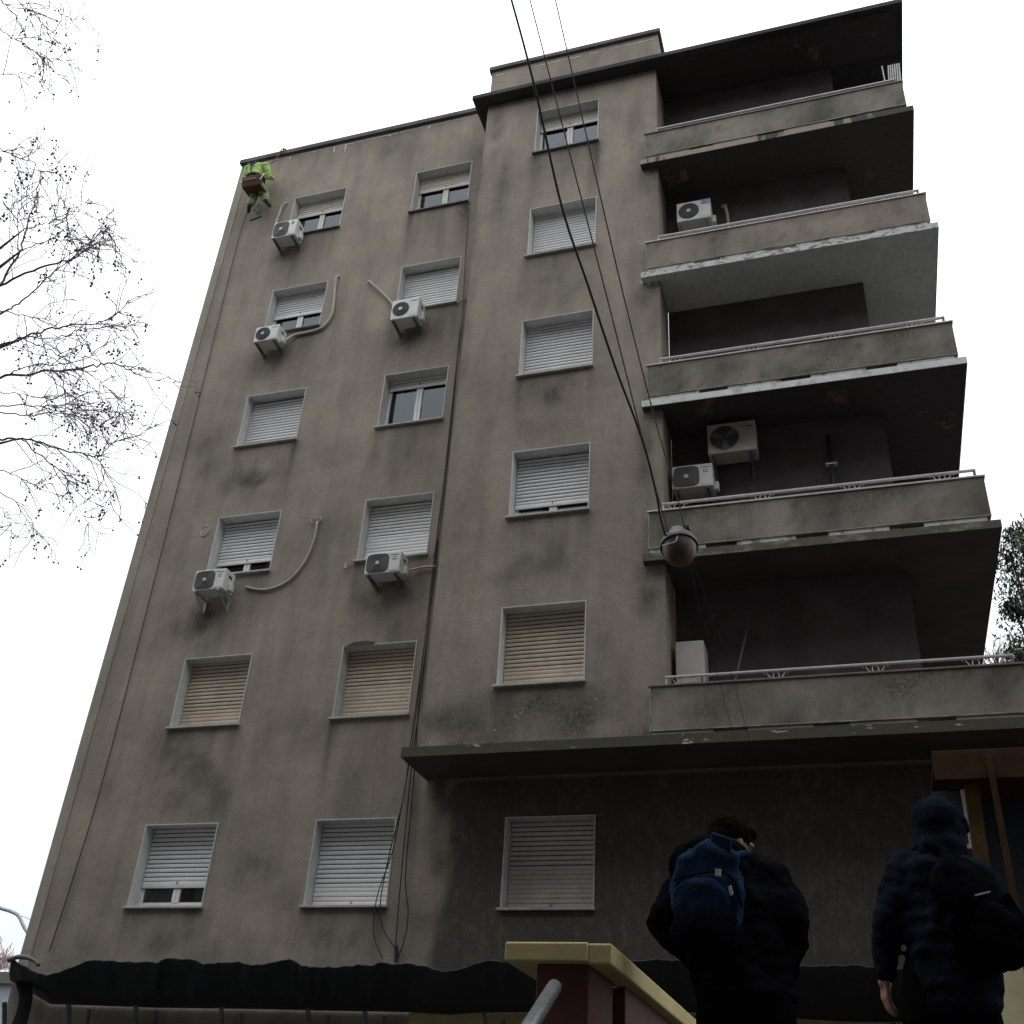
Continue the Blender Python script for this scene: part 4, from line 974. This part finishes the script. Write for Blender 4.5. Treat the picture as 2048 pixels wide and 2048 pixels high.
# --- rope-access worker at the roof edge
YW = -.42
def Wk(x, y, Y=YW): return at(x, y, Y)
wh = Vector((-.90, -.46, 19.42)); wc = Vector((-.98, -.42, 19.88)); wn = Vector((-1.0, -.33, 20.08)); wd_ = Vector((-1.0, -.22, 20.22))
sL, sR = Vector((-1.19, -.42, 20.02)), Vector((-.73, -.42, 19.98)); eL, eR = Vector((-1.26, -.38, 19.72)), Vector((-.62, -.36, 19.66)); hL, hR_ = Vector((-1.18, -.2, 19.9)), Vector((-.66, -.16, 19.85))
kL, kR = Vector((-1.0, -.22, 19.2)), Vector((-.70, -.2, 19.18)); fL, fR = Vector((-1.0, -.3, 18.86)), Vector((-.58, -.3, 18.92))
bd = MB(); limb(bd, [wh, (wh+wc)/2, wc, wn], [.13, .125, .14, .06]); limb(bd, [wn, wd_], [.055, .055]); head(bd, wd_, Matrix.Rotation(math.radians(10), 3, 'X'))
for s, e, h_ in ((sL, eL, hL), (sR, eR, hR_)): limb(bd, [s, e, h_], [.05, .042, .03]); hand(bd, h_, Vector((0, .3, 1)), Vector((1, 0, 0)), Vector((0, 1, 0)))
for sx_, k_, f_ in ((-1, kL, fL), (1, kR, fR)): limb(bd, [wh+Vector((.09*sx_, 0, -.03)), k_, f_], [.085, .06, .04])
PW = bd.build('person', 'skin', None, (wh.x, wh.y, 18.7), label='rope-access worker in bright green workwear hanging at the roof corner', cat='person')
fuse(PW, .01, 3)
j = MB(); limb(j, [wh+Vector((0, 0, .1)), (wh+wc)/2, wc, wn+Vector((0, 0, -.03))], [.18, .19, .2, .11]); limb(j, [sL, wc+Vector((0, 0, .12)), sR], [.11, .14, .11])
for s, e, h_ in ((sL, eL, hL), (sR, eR, hR_)): limb(j, [s, e, h_], [.11, .095, .06])
j = fuse(j.build('jacket', 'hivis', PW), .016, 3)
tx_ = bpy.data.textures.new('folds', 'CLOUDS'); tx_.noise_scale = .12
dm = j.modifiers.new('folds', 'DISPLACE'); dm.texture = tx_; dm.strength = .05
t_ = MB()
for sx_, k_, f_ in ((-1, kL, fL), (1, kR, fR)): limb(t_, [wh+Vector((.08*sx_, 0, 0)), k_, f_.lerp(k_, .22)], [.13, .105, .08])
t_ = fuse(t_.build('trousers', 'hivis_shade', PW), .016, 3); dm = t_.modifiers.new('folds', 'DISPLACE'); dm.texture = tx_; dm.strength = .04
for k_, f_, tip in ((kL, fL, Vector((-.05, .08, -.10))), (kR, fR, Vector((.08, .08, -.11)))):
    b = MB(); limb(b, [f_.lerp(k_, .2), f_, f_+tip], [.06, .06, .045]); fuse(b.build('boot', 'boot_dark', PW), .012, 3)
for k_, f_ in ((kL, fL), (kR, fR)):
    rf = MB(); d = (f_-k_).normalized(); c_ = k_.lerp(f_, .62); a_ = d.orthogonal().normalized(); bb = d.cross(a_)
    rf.tube([c_+(a_*math.cos(2*math.pi*i/12)+bb*math.sin(2*math.pi*i/12))*.092 for i in range(13)], .016, 5, False)
    rf.build('reflective_band', 'reflector', PW, smooth=True)
hn = MB(); hn.tube([wc+Vector((-.12, -.19, .12)), wc+Vector((.0, -.22, .0)), wc+Vector((.02, -.2, -.2))], .022, 5); hn.tube([wc+Vector((.12, -.19, .12)), wc+Vector((.02, -.22, .0))], .022, 5)
hn.tube([wh+(Vector((math.cos(2*math.pi*i/16)*.2, math.sin(2*math.pi*i/16)*.18, .13))) for i in range(17)], .045, 6, False); hn.build('harness', 'harness_dark', PW)
WS = root('work_seat', (wh.x, -.5, 19.3), 'brown sling seat carrying the rope-access worker', 'work seat')
MB().obox(wh+Vector((0.03, -.14, -.07)), Vector((.25, 0, 0)), Vector((0, .04, .05)), Vector((0, -.04, .12))).build('back_pad', 'harness_brown', WS, bevel=.02)
MB().obox(wh+Vector((0.03, .05, -.2)), Vector((.24, 0, 0)), Vector((0, .19, .02)), Vector((0, 0, .025))).build('seat_board', 'harness_brown', WS, bevel=.01)
for s_x in (-.23, .27): MB().tube(bez([wh+Vector((s_x, -.17, -.14)), wh+Vector((s_x*1.1, -.12, .1)), wh+Vector((s_x*.8, .1, .35)), wh+Vector((s_x*.3, .2, .6))], 5), .014, 5).build('sling', 'reflector', WS)
MB().tube([wh+Vector((-.14, -.215, -.09)), wh+Vector((.17, -.215, -.1))], .012, 5).build('seat_stitching', 'reflector', WS)
cable([(-.80, -.42, 20.0), (-.76, -.2, 20.4), (-.70, -.09, 20.8), (-.66, -.085, 20.97), (-.5, .1, 21.0), (-.2, .5, 20.95)], .014, 'safety_rope', 'red rope looped over the roof coping above the worker', 'rope_red', 'rope')
cable([(-.56, -.085, 20.78), (-.58, -.09, 20.92), (-.60, -.08, 20.98), (-.3, .3, 20.98)], .018, 'safety_rope', 'second red rope strand lying on the roof coping', 'rope_red', 'rope')
cable([(-.85, -.35, 19.2), (-.82, -.33, 18.6), W(489, 385, -.3), W(491, 403, -.3)], .012, 'tool_lanyard', 'thin dark lanyard hanging below the worker', 'cable_black', 'rope')
hkk = MB(); c_ = at(487, 402, -.3); hkk.ring(tuple(c_), .05, .01, 12); e0, e1 = at(472, 416, -.3), at(494, 408, -.3); hkk.tube([tuple(e0), tuple(e1)], .022, 6); hkk.build('hand_tool', 'harness_dark', None, label='dark scraper tool dangling on the lanyard under the worker', cat='tool')

# ------------------------------------------------------------------ bare plane tree at the left
random.seed(5)
def mk(oy): return lambda x, y: (x/3.22/PX, (oy+y/3.22)/PX)
k1, k2 = mk(0), mk(600)
TD = 11.0
limbs = []
def LB(c, pts, w0, w1, d0=0., d1=0.):
    n = len(pts); P = [far(*c(x, y), TD+d0+(d1-d0)*i/(n-1)) for i, (x, y) in enumerate(pts)]
    limbs.append((P, w0, w1))
LB(k1, [(-60, 1930), (0, 1830), (125, 1620), (165, 1480), (215, 1330), (240, 1250)], .020, .004, 0, .8)
LB(k1, [(-60, 1870), (0, 1840), (260, 1720), (460, 1670), (560, 1600), (660, 1490), (745, 1555)], .018, .003, 0, -.9)
LB(k1, [(60, 1990), (160, 1925), (300, 1790), (440, 1680), (560, 1590), (600, 1540)], .013, .003, .4, .9)
LB(k1, [(130, 1620), (290, 1550), (480, 1540), (650, 1495), (690, 1415)], .009, .002, 0, .6)
LB(k1, [(150, 1480), (290, 1440), (400, 1410), (490, 1335), (605, 1312)], .008, .002, .3, -.5)
LB(k1, [(125, 1620), (110, 1440), (140, 1300), (160, 1200)], .008, .002, .1, -.5)
LB(k1, [(-30, 960), (10, 965), (130, 1020), (220, 1050), (265, 1180), (200, 1350)], .008, .002, .5, .0)
LB(k1, [(-30, 970), (100, 960), (205, 912)], .006, .002, .5, .9)
LB(k1, [(265, 1180), (330, 1130), (375, 1040)], .004, .002, .2, .4)
LB(k2, [(-60, 320), (0, 300), (150, 240), (330, 190), (480, 160), (640, 145), (745, 95), (830, 0)], .017, .003, .3, -.6)
LB(k2, [(150, 240), (400, 235), (480, 205), (620, 185), (820, 165), (970, 135)], .010, .002, .2, .7)
LB(k2, [(-60, 520), (0, 500), (280, 460), (570, 435), (710, 405), (830, 450), (940, 500), (1125, 532)], .020, .003, 0, .4)
LB(k2, [(0, 500), (200, 425), (410, 412), (500, 395), (590, 340)], .010, .002, 0, -.6)
LB(k2, [(-40, 690), (200, 680), (430, 675), (520, 690), (660, 800)], .010, .002, -.5, -.9)
LB(k2, [(-40, 715), (170, 745), (330, 725), (500, 750), (640, 810), (805, 855)], .011, .002, .4, .9)
LB(k2, [(-60, 890), (0, 897), (170, 895), (390, 960), (550, 990), (640, 1000), (730, 920), (860, 890), (960, 830)], .016, .003, 0, .2)
LB(k2, [(130, 890), (250, 1000), (380, 1090), (430, 1150), (450, 1260), (520, 1360), (570, 1460)], .010, .002, 0, .5)
LB(k2, [(-40, 1075), (100, 1130), (200, 1185), (330, 1180)], .009, .002, -.3, .2)
LB(k2, [(-40, 1225), (100, 1300), (180, 1420), (280, 1525)], .008, .002, .3, .6)
LB(k2, [(620, 1000), (670, 1100), (740, 1200), (690, 1365)], .006, .002, .1, .3)
LB(k2, [(150, 250), (330, 330), (480, 420), (640, 520), (760, 660), (770, 790)], .008, .002, .4, -.2)
LB(k2, [(280, 460), (420, 580), (480, 670), (560, 850), (600, 960)], .007, .002, .3, .9)
LB(k2, [(-40, 1300), (20, 1360), (70, 1460), (65, 1550)], .006, .002, 0, .2)
LB(k2, [(0, 590), (150, 610), (330, 640), (480, 560)], .008, .002, .8, .3)
LB(k2, [(0, 70), (180, 105), (340, 130), (520, 190)], .009, .002, -.4, .3)
LB(k1, [(-10, -40), (20, 15), (130, 160), (140, 280), (260, 350), (280, 430)], .011, .002, .4, .7)
LB(k1, [(60, -30), (230, 90), (310, 200), (420, 310)], .007, .002, .6, .2)
LB(k1, [(-20, 180), (130, 275), (290, 370), (440, 390)], .008, .002, 0, .6)
LB(k1, [(280, -30), (410, 105), (540, 125)], .006, .002, .9, .4)
LB(k1, [(-20, 480), (60, 475), (140, 465)], .006, .002, 0, .3)
twigs = []; balls = []
def wander(p, d, L, n, jit, droop):
    P = [p]; d = d.normalized()
    for i in range(n):
        d = (d+Vector([random.gauss(0, jit) for _ in range(3)])+Vector((0, 0, -droop))).normalized(); p = p+d*(L/n); P.append(p)
    return P
def grow(P, lvl, dens):
    L = sum((b-a).length for a, b in zip(P, P[1:]))
    for i in range(max(1, int(L*dens))):
        k = random.randrange(max(1, len(P)//5), len(P)-1); t = random.random(); p = P[k].lerp(P[k+1], t); d = (P[k+1]-P[k]).normalized()
        side = d.cross(Vector([random.gauss(0, 1) for _ in range(3)])).normalized()
        ln = (random.uniform(.28, .95) if lvl == 0 else random.uniform(.1, .38))*(1-.55*k/len(P))
        Q_ = wander(p, d*.75+side*random.uniform(.35, .9), ln, 6 if lvl == 0 else 4, .22, .05 if lvl == 0 else .08)
        twigs.append((Q_, .0048 if lvl == 0 else .0034, .0026 if lvl == 0 else .0022))
        if lvl == 0: grow(Q_, 1, 6.0)
        if random.random() < .2:
            e = Q_[-1]; n = random.choice((1, 1, 2, 2, 3, 4))
            for q in range(n):
                e2 = e+Vector((random.gauss(0, .02), random.gauss(0, .02), -.03-.032*q)); twigs.append(([e, e2], .0022, .0022)); balls.append((e2, random.uniform(.0095, .0135)))
    return
tb = MB()
BR = []
for P, w0, w1 in limbs:
    tb = MB(); BR.append(tb); S_ = bez(P, 6); n = len(S_)
    for i in range(1, n-1): S_[i] = S_[i]+Vector([random.gauss(0, .008) for _ in range(3)])
    tb.tube(S_, [w0*.8+(w1-w0*.8)*i/(n-1) for i in range(n)], 6, False); grow(S_, 0, 12.5)
trunk_top = far(-330, 900, TD+.2)
base = Vector((trunk_top.x-.3, trunk_top.y, G))
TR = root('plane_tree', tuple(base), 'bare plane tree with round seed balls at the left edge', 'tree')
tk = MB(); tk.tube(bez([base, base+Vector((.05, .05, 2.5)), trunk_top.lerp(base, .15), trunk_top+Vector((0, .1, 2.5)), trunk_top+Vector((.2, .1, 5))], 6), [.26-.19*i/24 for i in range(25)], 12)
for P, w0, w1 in limbs:
    if w0 >= .008:
        s0 = P[0]; zz = max(2.5, min(trunk_top.z+4.4, s0.z-.9)); t0 = Vector((trunk_top.x-.1, trunk_top.y, zz)); tk.tube(bez([t0, t0.lerp(s0, .5)+Vector((0, 0, .15)), s0], 5), [.05*(1-i/10)+w0*.8*(i/10) for i in range(11)], 7)
tk.build('trunk', 'bark', TR, smooth=True)
for tb in BR: tb.build('branch', 'bark', TR, smooth=True)
tw = MB()
for Q_, a_, b_ in twigs:
    n = len(Q_); tw.tube(Q_, [a_+(b_-a_)*i/(n-1) for i in range(n)], 4, False)
tw.build('twigs', 'twig', TR, kind='stuff')
sb = MB()
for p, r in balls: sb.ball(p, r, 6, 5)
sb.build('seed_balls', 'seed_ball', TR, smooth=True, kind='stuff')

# ------------------------------------------------------------------ evergreen tree behind the right corner
random.seed(9)
def leafy(name, base, clumps, label, per, ls, trunk_r, mt='leaf_dark', cat='tree'):
    t = root(name, tuple(base), label, cat)
    tk = MB(); top = max(clumps, key=lambda c: c[0].z)[0]
    tk.tube(bez([base, base.lerp(top, .4)+Vector((.2, 0, 0)), top], 6), [trunk_r*(1-.07*i) for i in range(13)], 8)
    for c, r in clumps: tk.tube(bez([base.lerp(top, max(.15, min(.8, (c.z-base.z)/(top.z-base.z)-.15))), c], 4), [trunk_r*.25*(1-.15*i) for i in range(5)], 5)
    tk.build('trunk', 'bark', t)
    for mm in ('leaf_dark', 'leaf_mid'):
        lf = MB()
        for c, r in clumps:
            for i in range(per//2):
                d = Vector([random.gauss(0, 1) for _ in range(3)]).normalized(); p = c+Vector((d.x, d.y, d.z*.8))*r*random.random()**.45
                u = Vector([random.gauss(0, 1) for _ in range(3)]).normalized(); v = u.orthogonal().normalized(); s = ls*random.uniform(.6, 1.3)
                lf.add([p-u*s, p+v*s*.38, p+u*s, p-v*s*.38], [(0, 1, 2, 3)])
        o = lf.build('crown', mm, t, kind='stuff')
    return t
eb = Vector((at(1990, 1500, 9).x, 9, G)); cl = []
for (x, y, r) in ((1925, 1010, .4), (1905, 1045, .55), (1945, 1060, .8), (1920, 1110, .75), (1965, 1130, 1.0), (1915, 1150, .35), (1945, 1190, .85), (1925, 1240, .5), (1955, 1290, .9), (1935, 1330, .55), (1975, 1000, .8), (2000, 1080, 1.1), (2000, 1230, 1.1), (1945, 1400, .8)):
    cl.append((at(x, y, 9+random.uniform(-.6, .6)), r))
leafy('evergreen_tree', eb, cl, 'dark leafy tree showing behind the right ends of the balconies', 520, .075, .2)
bt_ = root('bare_tree', tuple(Vector((at(1890, 1500, 12).x, 12, G))), 'thin bare twigs of a tree just right of the lowest balcony soffit', 'tree')
tw = MB(); b0 = Vector((at(1885, 1500, 12).x, 12, G)); top = at(1880, 1290, 12); tk = MB(); tk.tube([b0, top], [.12, .05], 8); tk.build('trunk', 'bark', bt_)
for i in range(26):
    d = at(random.uniform(1850, 1935), random.uniform(1190, 1240), 12)-top; P = wander(top, d+Vector((0, 0, .1)), d.length*random.uniform(.6, 1), 6, .12, .0); tw.tube(P, [.02-.0025*k for k in range(7)], 4, False)
    for j in range(4):
        k = random.randrange(2, 6); tw.tube(wander(P[k], (P[k+1 if k < 6 else k]-P[k-1])+Vector([random.gauss(0, .1) for _ in range(3)]), .5, 4, .2, .0), .006, 4, False)
tw.build('twigs', 'twig', bt_, kind='stuff')

# ------------------------------------------------------------------ far left background
FY = 30.0
f0 = at(-150, 1836, FY); f1 = at(46, 1836, FY)
HB = root('low_house', ((f0.x+f1.x)/2, FY+4, G), 'pale grey low building beyond the left end of the awning', 'building')
MB().box(f0.x-10, f1.x+3, FY, FY+9, G, f1.z-.5).build('wall', 'far_grey', HB)
MB().box(f0.x-10.2, f1.x+3.2, FY-.3, FY+9.3, f1.z-.5, f1.z).build('roof', 'far_plaster', HB)
for i in range(4): MB().box(f1.x-2.2-3*i, f1.x-.8-3*i, FY-.05, FY+.05, 1.2, 2.8).build('window', 'pipe_dark', HB)
LPY = 16.0
L_ = root('street_lamp', (at(75, 1900, LPY).x, LPY, G), 'grey curved street lamp arm left of the building', 'street lamp')
pt = [at(x, y, LPY) for x, y in ((75, 1900), (62, 1800), (61, 1775), (45, 1748), (35, 1728), (22, 1720), (0, 1713), (-40, 1700))]
pt[0].z = G; MB().tube(bez(pt, 6), [.1]*6+[.06]*37, 8).build('pole', 'galvanised', L_, smooth=True)
MB().ball(at(-60, 1696, LPY), (.4, .15, .1), 10, 6).build('lamp_head', 'galvanised', L_, smooth=True)
MB().tube([at(-20, 1705, 18), at(40, 1728, 18), at(90, 1748, 18)], .012, 4, False).build('overhead_wire', 'cable_grey', None, label='faint thin wire above the street lamp arm at far left', cat='wire', group='overhead wires')
ft_ = root('distant_tree', tuple(Vector((at(-10, 1900, 34).x, 42, G))), 'small bare tree far off above the pale grey low building', 'tree')
b0 = Vector((at(-12, 1880, 42).x, 42, G)); tp_ = at(-8, 1835, 42); tk = MB(); tk.tube([b0, tp_], [.3, .15], 8); tk.build('trunk', 'bark', ft_)
tw = MB()
for i in range(26):
    d = at(random.uniform(-50, 24), random.uniform(1788, 1830), 42)-tp_; P = wander(tp_, d+Vector((0, 0, .3)), d.length*random.uniform(.7, 1), 6, .15, 0); tw.tube(P, [.06-.007*k for k in range(7)], 4, False)
    for j in range(5):
        k = random.randrange(2, 6); tw.tube(wander(P[k], (P[k]-P[k-1]).normalized()+Vector([random.gauss(0, .5) for _ in range(3)]), .9, 4, .25, 0), .02, 4, False)
tw.build('twigs', 'twig', ft_, kind='stuff')

# ------------------------------------------------------------------ unseen blocks added behind the camera to cut low sky light
for i, (xa, xb, hh, lab) in enumerate(((-24, 1, 23.5, 'plain unseen block added across the street to cut sky light, left of three'), (1.5, 19, 25.5, 'plain unseen block added across the street to cut sky light, middle of three'), (19.5, 46, 23.5, 'plain unseen block added across the street to cut sky light, right of three'))):
    O = root('sky_blocker', ((xa+xb)/2, -27, G), lab, 'building', 'added sky blockers')
    MB().box(xa, xb, -36, -18.6, G, hh).build('wall', 'far_plaster', O)
    MB().box(xa-.3, xb+.3, -36.3, -18.3, hh, hh+.3).build('roof', 'coping_dark', O)
    wm = None
    for r in range(int(hh//3)-1):
        for c in range(int((xb-xa)//3)):
            loc = (xa+1+3*c, -18.59, 2.2+3*r)
            if wm is None:
                o = MB().box(0, 1.3, -.03, .03, 0, 1.3).build('window', 'pipe_dark', O); o.location = loc; wm = o.data
            else: reg(bpy.data.objects.new('window', wm), O, loc)
